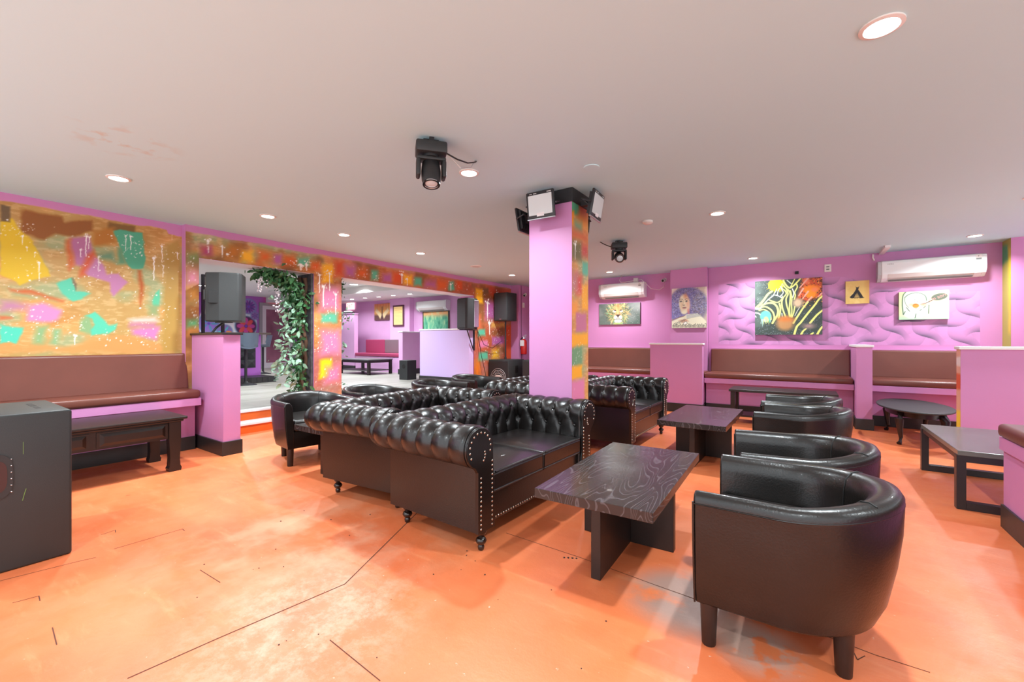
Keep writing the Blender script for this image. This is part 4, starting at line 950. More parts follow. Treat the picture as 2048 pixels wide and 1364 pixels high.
tag(G().box(-.135,-.085,YF-.03,YF,2.30,2.345).build('junction_box', M['dark']), 'tiny black box on the wall above the zebra painting', 'box')
t = thing('cable_channel', 'white cable channel running along the ceiling to the big air conditioner', 'conduit', (.95,8.1,CEIL)); G().box(-.03,.03,-.25,.37,-.03,0).build('channel', M['white'], t); G().tube([(-.10,.33,-.02),(-.10,.35,-.07),(-.085,.36,-.11)],.011,8).build('pipe_end', M['cream'], t)
t = thing('smoke_detector', 'flat white smoke detector on the ceiling near the small moving head light', 'smoke detector', (-1.44,4.768,CEIL)); G().lathe([(.055,0),(.055,-.02),(.035,-.035)],20).build('body', M['ceilfix'], t, 40)
t = thing('ceiling_vent', 'round ceiling hole with a grey half lid, above the openings', 'vent', (-4.816,5.913,CEIL)); G().lathe([(.10,0),(.10,-.008),(.085,-.012)],24).build('rim', M['ceilfix'], t, 40); G().disc((0,0,-.016),.07,(0,0,1),.003).build('grille', M['acgrey'], t)
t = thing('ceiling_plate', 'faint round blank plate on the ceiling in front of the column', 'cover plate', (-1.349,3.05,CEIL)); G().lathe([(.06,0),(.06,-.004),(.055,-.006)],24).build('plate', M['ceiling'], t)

# ------------------------------------------------------------------ moving head stage lights
def moving_head(label, x, y, rz, tilt, s=1.0):
    t = thing('moving_head_light', label, 'stage light', (x,y,CEIL), rz, 'moving head stage lights under the ceiling')
    c = G().box(-.015,.015,-.05,.05,-.03,0).box(-.05,.05,-.012,.012,-.012,0).build('clamp', M['blackmetal'], t)
    P = [(-.105,-.09),(.105,-.09),(.105,-.04),(.085,-.03),(-.085,-.03),(-.105,-.04)]
    b = G().box(-.10,.10,-.075,.075,-.105,-.03,0,.012,2).build('base', M['greybox'], t, 40)
    G().lathe([(.05,-.105),(.05,-.12),(.03,-.125)],18).build('swivel', M['blackplastic'], t, 50)
    yk = G().box(-.095,.095,-.045,.045,-.145,-.122,0,.008)
    for s_ in (-1,1): yk.box(s_*.083-.014,s_*.083+.014,-.048,.048,-.255,-.135,0,.014,3)
    yk.build('yoke', M['greybox'], t, 40)
    T = Matrix.Translation((0,0,-.215)) @ Matrix.Rotation(tilt,4,'X')
    hd = G().lathe([(.035,-.085),(.058,-.06),(.064,0),(.062,.06),(.055,.085)],24,(0,0,0),0,T).build('head', M['blackplastic'], t, 40)
    G().lathe([(.054,.080),(.057,.094),(.046,.094),(.044,.084)],24,(0,0,0),0,T).build('lens_ring', M['chrome'], hd, 40)
    G().lathe([(.043,.083),(.03,.09),(.001,.092)],24,(0,0,0),0,T).build('lens', M['floodglass'], hd, 60)
    return t
moving_head('black moving head light hanging nearest the camera, its head pointing down', -2.042, 2.038, R(50), R(165))
moving_head('smaller looking moving head light past the column, lens facing the room', -2.041, 5.508, R(28), R(112))
tag(G().tube([(-1.955,2.09,2.44),(-1.92,2.16,2.415),(-1.94,2.29,2.44),(-1.99,2.43,2.505),(-2.01,2.47,2.529)],.005,6).build('power_cord', M['cable'], None, 60), 'black cord from the near moving head light to the ceiling', 'cord')
tag(G().tube([(-1.955,2.115,2.435),(-1.915,2.185,2.365),(-1.955,2.345,2.43),(-2.01,2.455,2.529)],.003,6).build('signal_cord', M['acgrey'], None, 60), 'thin grey cord drooping below the near light cord', 'cord')
tag(G().tube([(-2.145,5.50,2.46),(-2.21,5.43,2.49),(-2.27,5.41,2.529)],.006,6).build('power_cord', M['cable'], None, 60), 'black cord from the far moving head light to the ceiling', 'cord')

# ------------------------------------------------------------------ floodlights round the column
def floodlight(label, loc, rz, tilt):
    t = thing('floodlight', label, 'floodlight', loc, rz, 'black square floodlights round the column top')
    T = Matrix.Rotation(tilt,4,'X')
    fr = G().box(-.135,.135,-.012,.012,-.115,.115,0,.010,2,T).build('housing', M['blackmetal'], t, 40)
    G().box(-.115,.115,-.0155,-.011,-.085,.085,0,.003,1,T).build('glass', M['floodglass'], fr)
    G().box(-.135,.135,-.014,.006,-.122,-.112,0,.003,1,T).build('rim', mat('bare_metal_edge',(190,192,196),.3,.6) if 'bare_metal_edge' not in bpy.data.materials else bpy.data.materials['bare_metal_edge'], fr)
    G().box(-.035,.035,-.0175,-.0155,-.098,-.068,0,0,1,T).build('chip_plate', M['white'], fr)
    G().box(-.10,-.075,-.0128,-.0118,.094,.100,0,0,1,T).box(-.06,-.03,-.0128,-.0118,.094,.101,0,0,1,T).box(.07,.11,-.0128,-.0118,.093,.101,0,0,1,T).build('printed_marks', M['acgrey'], fr)
    g = G()
    for k in range(8): g.box(-.115+.031*k,-.108+.031*k,.012,.036,-.095,.09,0,0,1,T)
    g.box(-.05,.05,.012,.045,-.03,.04,0,0,1,T).build('cooling_fins', M['blackmetal'], fr)
    G().tube([(-.145,0,0),(-.145,.075,.03),(.145,.075,.03),(.145,0,0)],.008,6).build('bracket', M['blackmetal'], t)
    G().box(-.03,.03,.07,.135,.01,.05).build('wall_mount', M['blackmetal'], t)
    G().tube([(-.10,.03,-.02),(-.13,.07,.02),(-.08,.11,.06),(-.02,.125,.08)],.005,6).build('cord', M['cable'], t, 60)
floodlight('square floodlight on the column side facing the camera, glass lit by a reflection', (-1.887,3.20,2.38), R(2), R(8))
floodlight('square floodlight on the mural side of the column, seen at an angle', (-1.51,3.526,2.39), R(90+4), R(10))
floodlight('square floodlight seen from behind with cooling fins beside the column', (-2.255,3.515,2.355), R(-90), R(10))
floodlight('square floodlight on the hidden far side of the column, only its edge visible', (-1.855,3.85,2.355), R(180), R(10))

# ------------------------------------------------------------------ fire extinguisher
t = thing('fire_extinguisher', 'red fire extinguisher with white tag on the purple alcove wall', 'fire extinguisher', (-5.515,8.56,.88))
cy = G().lathe([(.045,0),(.07,.01),(.075,.03),(.075,.30),(.06,.34),(.03,.365),(.022,.37)],20).build('cylinder', M['red'], t, 40)
G().box(-.055,.055,-.079,-.072,.20,.34).build('tag', M['white'], t)
vl = G().tube([(0,0,.37),(0,0,.42)],.018,10).build('valve', M['chrome'], t); G().tube([(-.02,0,.43),(.09,-.03,.46)],.009,6).tube([(-.02,0,.415),(.08,-.03,.41)],.008,6).build('lever', M['acgrey'], vl)
G().tube([(-.02,0,.40),(-.09,-.01,.36),(-.105,-.01,.25),(-.085,-.02,.12)],.011,8).build('hose', M['cable'], t, 60)
G().box(-.115,-.06,-.03,.03,.12,.16).build('wall_hook', M['blackmetal'], t)
# ------------------------------------------------------------------ pictures on the far walls (painted canvases)
def picture(name, label, cv, w, h, x, y, z, depth=.035, extra=None):
    """canvas box hung on a wall facing -y; x = left edge, y = wall plane, z = bottom"""
    t = thing(name, label, 'picture', (x,y,z))
    cv.mesh('canvas', lambda p,q: np.stack([p*w, np.full(p.shape,-depth), q*h],-1), M['canvas'], t, back=(0,depth-.001,0))
    return t
FULL = (slice(None),slice(None))
# lion
c = Cv(0,1,0,1,190,110,(96,106,98)); n = fbm(c.X*5,c.Y*4,3); c.mix(FULL, np.clip((n-.4)*3,0,.7), (128,132,126)); c.mix(FULL, np.clip((c.X-.72)*2.5,0,1)*np.clip((c.Y-.45)*2.5,0,1)*.9, (196,192,188)); c.mix(FULL, np.clip((c.X-.7)*3,0,1)*np.clip((.4-c.Y)*3,0,1)*.6, (70,92,82))
r = random.Random(2); FX, FY = .475, .55
for k in range(760):
    a = r.uniform(-.30*PI, 1.30*PI) if r.random() < .85 else r.uniform(0,2*PI); r0 = r.uniform(.07,.27); r1 = r0+r.uniform(.04,.13)*(1.3 if r.random() < .2 else 1)
    col = r.choice([(70,92,62),(52,66,52),(212,186,120),(226,206,150),(196,140,84),(120,160,110),(44,48,44),(228,170,110),(146,150,90),(100,190,140)])
    asp = .62; b = a+r.uniform(-.35,.35)
    c.line([(FX+asp*r0*1.45*math.cos(a), FY+r0*1.9*math.sin(a)), (FX+asp*r1*1.45*math.cos(b), FY+r1*1.9*math.sin(b))], r.uniform(.008,.026), col, .008, .7, .004)
c.ell(FX,.52,.085,.36,(206,160,112),.04,.85); c.ell(FX,.80,.085,.16,(214,158,98),.05,.85); c.line([(FX,.95),(FX,.66)],.03,(150,92,50),.02,.7); c.ell(FX-.02,.62,.04,.2,(236,180,120),.02,.7)
for s in (-1,1):
    c.ell(FX+s*.085,.63,.035,.055,(236,226,210),.015,.9); c.ell(FX+s*.072,.665,.020,.026,(30,34,34),.006); c.line([(FX+s*.035,.655),(FX+s*.075,.70),(FX+s*.115,.685)],.012,(70,44,30),.006,.9)
    c.ell(FX+s*.045,.33,.055,.10,(240,226,200),.015); c.line([(FX+s*.03,.60),(FX+s*.04,.45)],.016,(190,120,70),.01,.7); c.curve([(FX,.335),(FX+s*.03,.27),(FX+s*.085,.24)],.012,(40,30,28),.005)
c.poly([(FX-.055,.46),(FX+.055,.46),(FX+.02,.37),(FX,.345),(FX-.02,.37)],(64,46,46),.008); c.line([(FX-.06,.45),(FX,.475),(FX+.06,.45)],.01,(30,24,24),.005)
c.ell(FX,.16,.09,.085,(250,246,240),.012); c.line([(FX,.24),(FX,.08)],.010,(60,70,60),.006); c.line([(FX-.08,.245),(FX+.08,.245)],.016,(30,34,32),.006)
for k in range(60): c.line([(FX+r.uniform(-.11,.11), .08),(FX+r.uniform(-.16,.16), -.02)], .008, r.choice([(150,160,80),(100,190,150),(212,190,120)]), .005, .8)
for k in range(30): c.ell(r.uniform(.66,.97), r.uniform(.05,.8), .004,.007,(220,220,215),.003)
picture('lion_painting', 'dark canvas of a lion face, under the smaller air conditioner', c, .875, .435, -3.62, 8.62, 1.545)
# portrait
c = Cv(0,1,0,1,150,180,(196,176,160)); n = fbm(c.X*9,c.Y*9,8); c.mix(FULL, np.clip((n-.45)*4,0,.8), (226,206,190)); c.mix(FULL, np.clip((.2-c.X)*4,0,.5)*np.clip((c.Y-.85)*8,0,1), (240,236,226))
c.ell(.44,.63,.50,.40,(120,112,168),.03); c.ell(.80,.55,.22,.34,(128,122,140),.04); c.ell(.12,.42,.2,.24,(122,116,170),.04)
r = random.Random(9)
for k in range(1500):
    a = r.uniform(0,2*PI); q = math.sqrt(r.random()); x, y = .46+.52*q*math.cos(a), .60+.41*q*math.sin(a); d = math.atan2(y-.62,x-.38)+r.uniform(-.9,.9); L = r.uniform(.012,.05)
    c.curve([(x,y),(x+.5*L*math.cos(d+.5),y+.5*L*math.sin(d+.5)),(x+L*math.cos(d),y+L*math.sin(d))], r.uniform(.005,.013), r.choice([(88,84,150),(160,160,200),(190,190,206),(112,108,120),(70,62,104),(140,130,176),(86,78,84),(150,120,120)]), .004, .7, None, 2)
c.ell(.37,.60,.155,.24,(226,214,182),.02,1,.12); c.ell(.36,.41,.085,.07,(228,218,188),.02); c.ell(.47,.60,.06,.18,(222,160,130),.04,.6,.1); c.ell(.40,.80,.05,.06,(206,130,90),.04,.7); c.line([(.48,.45),(.50,.33)],.05,(214,120,116),.02,.7); c.ell(.29,.56,.04,.12,(200,150,110),.04,.5)
for x0 in (.265,.43):
    c.curve([(x0-.045,.700),(x0-.005,.728),(x0+.06,.715)],.010,(84,70,66),.005,.9); c.ell(x0+.005,.665,.034,.014,(206,206,190),.006,.9); c.ell(x0+.006,.665,.016,.014,(50,50,50),.005); c.curve([(x0-.035,.664),(x0+.005,.683),(x0+.045,.664)],.008,(54,48,46),.004); c.curve([(x0-.03,.648),(x0+.01,.642)],.006,(150,120,100),.005,.7)
c.curve([(.345,.70),(.335,.62),(.318,.578)],.010,(168,140,112),.006,.8); c.ell(.355,.570,.034,.012,(120,96,84),.008,.8); c.ell(.37,.512,.055,.016,(150,110,104),.008); c.line([(.315,.503),(.425,.506)],.006,(70,56,56),.003); c.ell(.37,.488,.05,.014,(190,140,128),.008,.95); c.ell(.365,.455,.04,.01,(186,164,136),.01,.6)
c.poly([(0,.17),(.22,.26),(.40,.30),(.70,.34),(.86,.27),(.98,.16),(1,0),(0,0)],(232,226,196),.015); c.curve([(.0,.20),(.2,.26),(.38,.30)],.014,(150,110,80),.006); c.poly([(.2,.19),(.42,.24),(.5,.16),(.3,.13)],(206,150,120),.02,.7)
c.ell(.44,.275,.10,.055,(224,214,184),.012,1,.3)
for k in range(4): c.curve([(.44,.245+.026*k),(.60,.262+.026*k),(.74,.285+.02*k),(.86-.03*k,.30+.012*k)],.026,(70,78,78),.004,1,.018); c.curve([(.43,.247+.026*k),(.60,.264+.026*k),(.74,.287+.02*k),(.85-.03*k,.301+.012*k)],.017,(238,236,222),.004,1,.011)
for k in range(26):
    x = .03+.037*k; c.line([(x,.01),(x+r.uniform(-.01,.02),r.uniform(.05,.11)),(x+.03,r.uniform(.05,.11)),(x+.028,.02)],.009,(56,56,52),.003,.9)
for k in range(8): x, y = .04+.045*k, .05+.015*k; c.line([(x,y),(x+.03,y+.07),(x+.055,y+.05)],.009,(60,72,72),.003); 
c.poly([(.33,.12),(.42,.17),(.46,.11),(.37,.07)],(240,238,226),.004); c.line([(.33,.12),(.42,.17),(.46,.11),(.37,.07),(.33,.12)],.008,(60,60,64),.003)
picture('portrait_painting', 'canvas portrait of a woman with large violet hair, on the pilaster', c, .605, .735, -2.055, 8.33, 1.44)
# zebra
c = Cv(0,1,0,1,230,220,(58,68,62)); n = fbm(c.X*4,c.Y*4,6); c.mix(FULL, np.clip((n-.4)*3,0,.6)*np.clip((.5-c.X)*3,0,1), (104,120,112))
def Z(px,py): x = (px-105)/1405.0; return (x, (1253-py)/(1253-(130-80*x)))
YZ = (232,232,128); WZ = (240,240,226); r = random.Random(6)
for k in range(420):
    x, y = r.random(), r.random()**1.6*.42; s = r.uniform(.0015,.004); c.ell(x,y,s,s*1.4,r.choice([(120,140,150),(190,200,205),(90,110,130),(150,150,190)]),.002,.9)
for k in range(60): s = r.uniform(.002,.005); c.ell(r.uniform(0,.35),r.uniform(.55,1),s,s,(190,200,190),.002)
# red and orange splash with dark spots
c.poly([Z(*p) for p in [(1130,60),(1515,40),(1515,470),(1420,480),(1330,520),(1200,560),(1050,500),(1000,520),(1080,250)]],(206,84,40),.03)
for k in range(230): px, py = r.uniform(1080,1510), r.uniform(50,690); x,y = Z(px,py); s = r.uniform(.004,.010); c.ell(x,y,s,s,(46,20,14) if r.random()<.8 else (240,170,60),.003)
c.ell(*Z(1290,300),.115,.075,(240,130,20),.02); c.ell(*Z(1290,400),.075,.08,(244,140,24),.02); c.ell(*Z(1360,310),.05,.04,(240,130,80),.02); c.ell(*Z(1190,110),.05,.07,(236,120,90),.02,.9)
for a,b in [((1230,70),(1060,270)),((1130,290),(1040,440)),((1230,350),(1120,500)),((1500,390),(1420,470)),((1300,470),(1180,600))]: c.line([Z(*a),Z(*b)],.030,(238,170,150),.006,.95,.016)
# yellow splash
c.ell(*Z(560,200),.115,.115,(246,222,30),.008)
for k in range(60): a = r.uniform(0,2*PI); x,y = Z(560,200); q = r.uniform(.10,.165); c.line([(x+.09*math.cos(a),y+.09*math.sin(a)),(x+q*math.cos(a),y+q*math.sin(a))],.010,(246,222,30),.003,1,.003)
def ST(pts, w, col=None, w1=None): c.curve([Z(*p) for p in pts], .80*w/1405.0, col or YZ, .0035, 1, (.8*w1/1405.0 if w1 else None))
ST([(480,340),(390,400),(300,520),(210,620),(120,690)],60,w1=70); ST([(110,700),(180,705),(240,680)],60,WZ)
ST([(500,440),(400,510),(280,630),(200,700)],26,WZ); ST([(460,460),(520,420),(600,430),(680,470),(700,440)],22,WZ); ST([(420,520),(500,550),(590,575),(660,540),(690,500),(780,400),(760,330),(690,270),(690,200)],34)
ST([(250,640),(340,600),(470,580),(570,640),(610,740),(590,850),(520,960),(490,1010)],54); ST([(210,690),(330,660),(450,720),(510,800),(530,900),(500,990)],44); ST([(200,740),(300,720),(400,770),(450,850),(460,930)],34)
ST([(110,790),(180,800),(240,840)],36,WZ); ST([(105,850),(130,880)],26,WZ)
ST([(700,180),(760,260),(840,330),(870,420),(860,560),(850,700),(860,880)],36); ST([(790,300),(820,400),(780,500),(790,620),(830,760),(850,870)],36); ST([(720,470),(690,560),(700,680),(740,800),(770,880)],38); ST([(640,600),(660,700),(640,850),(620,900)],44); ST([(690,800),(700,880)],20,WZ)
ST([(500,430),(560,340),(580,290)],22,WZ); ST([(590,430),(610,340),(640,280)],22,WZ); ST([(660,440),(720,370),(690,300),(660,240)],22,WZ)
ST([(720,110),(770,200),(850,270),(930,230),(1000,160),(1080,70)],46); ST([(800,110),(870,170),(890,180)],30,(200,210,190)); ST([(960,80),(900,200),(870,250)],26); ST([(1000,200),(1010,260),(960,360),(970,430),(950,510)],34); ST([(910,290),(940,380),(920,470)],26,WZ); ST([(870,330),(900,480),(890,600),(900,760),(880,880)],30); ST([(960,660),(940,780),(900,890)],34); ST([(1060,680),(1010,760),(960,860)],14,WZ)
for a in ([(1230,570),(1140,680),(1050,820),(960,960),(930,1010)],[(1510,450),(1440,520),(1350,650),(1200,840),(1080,1000),(1000,1090),(950,1250)],[(1510,750),(1400,850),(1270,1010)],[(1510,1090),(1460,1160),(1410,1250)],[(1190,1130),(1130,1180),(1090,1250)],[(1330,1220),(1290,1250)]): ST(a,50 if a[0][0]>1400 else 40,w1=58)
c.ell(*Z(340,860),.085,.10,(100,205,165),.008); c.ell(*Z(350,930),.035,.05,(214,214,130),.012)
for k in range(10): x,y = Z(250+22*k,930); c.line([(x,y),(x+r.uniform(-.01,.01),y-r.uniform(.04,.13))],.011,r.choice([(190,235,215),(100,205,165),(214,220,140)]),.003,1,.005)
c.warp(.03,10); c.ell(*Z(770,1010),.13,.13,(176,128,80),.04,.95); c.ell(*Z(780,930),.11,.05,(196,110,50),.03,.9); c.ell(*Z(1020,590),.08,.07,(206,172,140),.03,.95); c.ell(*Z(1240,1070),.08,.045,(164,134,126),.03,.95)
picture('zebra_painting', 'large canvas of a zebra head with yellow and orange paint splashes', c, .937, .915, -.708, YF, 1.305, .05)
# dress
c = Cv(0,1,0,1,90,90,(232,196,112)); n = fbm(c.X*4,c.Y*3,2); c.mix(FULL, np.clip((n-.4)*3,0,.7), (244,218,140)); c.mix(FULL, np.clip((c.X-.75)*3,0,.6), (210,150,76)); k_ = (30,28,30)
c.poly([(.43,.76),(.46,.72),(.54,.72),(.58,.77),(.56,.68),(.53,.60),(.44,.60),(.45,.68)],k_,.01); c.poly([(.44,.62),(.53,.62),(.60,.52),(.70,.36),(.76,.24),(.62,.24),(.56,.36),(.50,.50),(.42,.40),(.36,.26),(.24,.25),(.18,.30),(.34,.46)],k_,.01)
for k in range(14): x = .22+.036*k; c.line([(.48,.58),(x,.26-.02*(k%3))],.010,(24,24,26),.006,.85)
c.line([(.20,.28),(.44,.25),(.60,.27),(.78,.25)],.016,k_,.008)
picture('dress_print', 'small ochre canvas with a black gown sketch, next to the zebra', c, .285, .35, .522, YF, 1.775, .035)
# blushing face with the speech bubble
c = Cv(0,1,0,1,170,105,(232,232,180)); c.mix(FULL, np.clip((.3-c.X)*3,0,.7), (206,226,150)); c.mix(FULL, np.clip((.25-c.Y)*3.5,0,.8), (160,214,170)); c.mix(FULL, np.clip(1-np.hypot(c.X-.72,(c.Y-.5)*.7)*3.2,0,1)*.8, (246,214,160)); c.mix(FULL, np.clip((c.Y-.8)*3,0,.5)*np.clip((c.X-.5)*3,0,1), (214,236,190))
g_ = (104,124,104)
c.poly([(.07,.18),(.06,.5),(.09,.85),(.15,1.0),(.5,1.0),(.6,.8),(.62,.4),(.58,.16),(.45,.1),(.2,.05)],(214,228,200),.02); c.ell(.34,.64,.215,.29,(240,240,226),.012); c.poly([(.14,.58),(.53,.58),(.50,.42),(.36,.28),(.33,.27),(.18,.40)],(240,236,220),.02)
c.ell(.26,.53,.07,.06,(240,170,130),.05,.8); c.ell(.50,.52,.07,.06,(240,150,110),.05,.8); c.curve([(.12,.80),(.2,.90),(.33,.95),(.45,.92),(.54,.82),(.56,.66)],.022,g_,.006); c.curve([(.14,1.0),(.08,.85),(.07,.5),(.09,.18)],.024,(84,104,84),.008); c.curve([(.12,.80),(.13,.60),(.20,.42)],.014,g_,.005); c.line([(.355,.88),(.355,.68)],.006,g_,.004)
for x0 in (.23,.45): c.curve([(x0-.05,.80),(x0,.785),(x0+.06,.80)],.008,(150,160,140),.004); c.line([(x0-.04,.84),(x0+.05,.85)],.006,(190,170,150),.004)
c.line([(.335,.72),(.325,.70)],.012,(70,80,84),.004); c.line([(.32,.64),(.34,.62),(.37,.62),(.385,.645)],.010,(70,80,84),.004)
c.ell(.345,.49,.065,.078,(222,120,40),.012); c.ell(.345,.485,.05,.058,(244,140,50),.012); c.line([(.30,.525),(.39,.53)],.012,(150,60,30),.005); c.line([(.34,.38),(.36,.385)],.014,(90,90,70),.005)
c.poly([(.12,.45),(.17,.40),(.30,.24),(.34,.18),(.32,.05),(.22,.05),(.24,.15),(.14,.30)],(240,240,226),.01); c.poly([(.58,.42),(.52,.40),(.40,.30),(.36,.20),(.38,.05),(.47,.05),(.47,.14),(.56,.30)],(238,240,222),.01)
for a,b in [((.19,.36),(.15,.44)),((.22,.30),(.19,.35)),((.50,.40),(.54,.46)),((.43,.31),(.46,.36)),((.10,.2),(.13,.3)),((.60,.20),(.61,.5)),((.33,.05),(.35,.2))]: c.line([a,b],.018,(80,98,84),.006)
c.line([(.44,.535),(.55,.57),(.67,.66)],.010,(90,62,60),.005,1,.030); c.ell(.815,.775,.165,.115,(98,104,88),.008,1,.38)
p = picture('speech_bubble_picture', 'pale green canvas of a blushing cartoon face with a speech bubble', c, .525, .405, 1.142, YF, 1.512, .055)
text('lettering', "I'm sorry!", .062, mat('pink_lettering',(238,150,140),.6), p, (.432,-.0556,.318), (PI/2,R(-24),0), .0003)
# beyond the wide opening
c = Cv(0,1,0,1,70,60,(238,178,96)); c.mix(FULL, np.clip((.42-c.Y)*6,0,1)*.9, (92,60,66)); c.mix(FULL, np.clip((c.Y-.75)*3,0,.6), (226,120,84))
c.poly([(.5,.35),(.12,.75),(.05,.55),(.25,.30),(.38,.08)],(246,226,170),.03); c.poly([(.5,.35),(.88,.75),(.95,.55),(.75,.30),(.62,.08)],(246,226,170),.03); c.line([(.5,.1),(.5,.8)],.05,(70,46,50),.02)
for k in range(9): c.line([(.1+.1*k,1),(.12+.095*k,.62)],.02,(120,70,56),.012,.7)
picture('butterfly_painting', 'orange canvas with a pale butterfly shape beyond the wide opening', c, .78, .54, -11.80, 9.2, 1.88)
t = thing('framed_notice', 'tall yellow notice in a dark frame beside the butterfly picture', 'picture', (-10.68,9.02,1.655)); G().box(0,.50,-.03,0,0,.66,0,.004).build('frame', mat('wine_frame',(92,50,66),.4), t)
pp = G().box(.05,.45,-.032,-.029,.05,.61).build('sheet', mat('yellow_sheet',(246,214,140),.6), t); g = G()
for k in range(14): g.box(.08,.42-.05*(k%3),-.0328,-.032,.10+.035*k,.108+.035*k)
g.build('printed_lines', mat('tan_print',(206,160,100),.6), pp)
c = Cv(0,1,0,1,80,50,(110,190,150)); n = fbm(c.X*14,c.Y*3,4); c.mix(FULL, np.clip((c.Y-.62)*4,0,1), (240,180,120)); c.mix(FULL, np.clip((n-.5)*6,0,1)*np.clip((.85-c.Y)*3,0,1), (60,150,120)); c.mix(FULL, np.clip((.42-n)*6,0,1)*.7, (200,226,170))
t = picture('teal_painting', 'framed teal and orange streaked painting under the far air conditioner', c, 1.0, .50, -9.5, 9.2, 1.56)
G().box(-.03,1.03,-.045,-.0,-.03,0).box(-.03,1.03,-.045,0,.5,.53).box(-.03,0,-.045,0,0,.5).box(1.0,1.03,-.045,0,0,.5).build('frame', mat('dark_olive_frame',(88,80,66),.4), t)

# ------------------------------------------------------------------ furniture on the raised floor
t = thing('slatted_coffee_table', 'dark square coffee table with lower shelf on the raised floor', 'coffee table', (-10.47,7.83,FR))
G().box(-.68,.68,-.42,.42,.40,.43,0,.004).build('tabletop', M['greywood'] if False else mat('grey_black_top',(98,98,100),.3), t); G().box(-.64,.64,-.38,.38,.33,.40).build('apron', M['darkwood'], t); G().box(-.62,.62,-.36,.36,.10,.125).build('lower_shelf', mat('grey_shelf',(92,90,92),.4), t)
for x in (-.63,.63):
    for y in (-.37,.37): G().box(x-.035,x+.035,y-.035,y+.035,0,.40).build('leg', M['darkwood'], t)
t = thing('banquette', 'two-tone burgundy and grey banquette in the far raised corner', 'bench', (-11.9,9.015,FR), R(-90))
G().box(0,.50,0,2.4,0,.46).build('bench_base', M['lilac'], t); G().box(.0,.46,0,2.4,0,.12).build('baseboard', M['black_base'], t)
G().box(.05,.53,0,2.4,.46,.56,0,.02).build('seat_cushion', M['burgundy'], t); G().box(0,.12,0,.95,.56,.98,0,.015).build('back_cushion', M['burgundy'], t); G().box(0,.12,.955,2.4,.56,.98,0,.015).build('back_cushion', M['greyvinyl'], t)
t = thing('exit_sign', 'small glowing exit sign above the tall lilac partition', 'exit sign', (-13.1,9.19,2.30)); G().box(-.2,.2,-.05,0,0,.22,0,.004).build('housing', mat('lit_sign_face',(250,225,220),.4,emit=(255,214,206),estr=1.5), t); text('lettering','EXIT',.17,mat('red_sign_letters',(220,60,50),.5,emit=(230,60,50),estr=1.0),t,(0,-.052,.11),(PI/2,0,0))
t = thing('exit_sign', 'glowing orange exit sign above the glazed door', 'exit sign', (-15.5,7.78,2.58-.04)); G().box(.0,.05,-.2,.2,-.0,.16).build('housing', mat('orange_sign_face',(250,150,110),.4,emit=(255,120,80),estr=1.2), t); text('lettering','EXIT',.14,mat('pale_sign_letters',(255,220,200),.5,emit=(255,220,200),estr=1.0),t,(.052,0,.08),(PI/2,0,PI/2))
t = thing('equipment_box', 'flat black equipment case lying on the tall lilac partition', 'case', (-12.6,8.57,2.092)); G().box(-.42,.5,-.06,.06,0,.05,0,.01).build('case', M['blackplastic'], t); G().box(.1,.4,-.062,.05,.05,.09,0,.01).build('white_unit', M['white'], t)
# bar counter with faceted panel, platform and stools
pf = struct(G().box(-10.75,-10.05,1.4,5.08,FR,FR+.13).build('floor_platform', M['blackmetal'])); g = G()
for k in range(30): g.box(-10.05,-10.044,1.42+.12*k,1.52+.12*k,FR+.005,FR+.115)
g.build('slat_front', M['black_base'], pf)
t = thing('bar_counter', 'purple bar counter with faceted black panel and dark top beyond the opening', 'bar', (-10.7,5.05,FR+.13))
G().box(-.5,0,-3.6,0,0,.955).build('body', M['violet'], t); G().box(-.6,.42,-3.7,.03,.955,.995,0,.004).build('countertop', mat('grey_brown_countertop',(96,84,76),.35), t)
g = G(); r = random.Random(3); y = -1.30
fp = [(-1.38+.21*i, .18+.19*j) for j in range(5) for i in range(7)]
for j in range(4):
    for i in range(6):
        a,b,c_,d_ = [(.005,fp[q][0],fp[q][1]) for q in (j*7+i, j*7+i+1, (j+1)*7+i+1, (j+1)*7+i)]; m_ = (.005+r.uniform(.02,.06),(a[1]+b[1])/2+r.uniform(-.06,.06),(a[2]+d_[2])/2+r.uniform(-.05,.05)); g.raw([a,b,c_,d_,m_],[[0,1,4],[1,2,4],[2,3,4],[3,0,4]])
g.build('faceted_panel', mat('glossy_black_relief',(46,46,50),.25), t)
def stool(label, loc, rz):
    t = thing('bar_stool', label, 'bar stool', loc, rz, 'grey bar stools at the purple counter')
    G().lathe([(.21,0),(.205,.012),(.05,.05),(.03,.075)],24).build('base', M['blackmetal'], t, 50); G().tube([(0,0,.06),(0,0,.76)],.028,12).build('pole', M['blackmetal'], t, 60)
    V=[];F=[]
    for th in (0,.03):
        for j in range(9):
            for i in range(11):
                u=(i/10-.5)*2; v=j/8
                if v < .5: x=.2-.4*v*2*.95; z=.79+.05*u*u
                else: w=(v-.5)*2; x=-.18-.06*w; z=.80+.30*w+.05*u*u*(1-w)
                V.append((x+(.10*u*u if v>=.5 else .0)+th*(1 if v>.5 else 0), .21*u*(1-.15*max(0,v-.7)), z-(th if v<=.5 else 0)))
    n=99
    for th in (0,1):
        for j in range(8):
            for i in range(10): a=th*n+j*11+i; F.append([a,a+1,a+12,a+11])
    for i in range(10): F += [[i,i+1,n+i+1,n+i],[88+i,89+i,n+89+i,n+88+i]]
    for j in range(8): F += [[j*11,j*11+11,n+j*11+11,n+j*11],[j*11+10,j*11+21,n+j*11+21,n+j*11+10]]
    G().raw(V,F).build('seat_shell', M['greystool'], t, 60); return t
stool('grey bar stool nearest the half wall, seen from behind', (-9.80,4.32,FR), R(180))
s2 = stool('grey bar stool past the counter end, seen from the side', (-12.7,6.05,FR), R(-115))
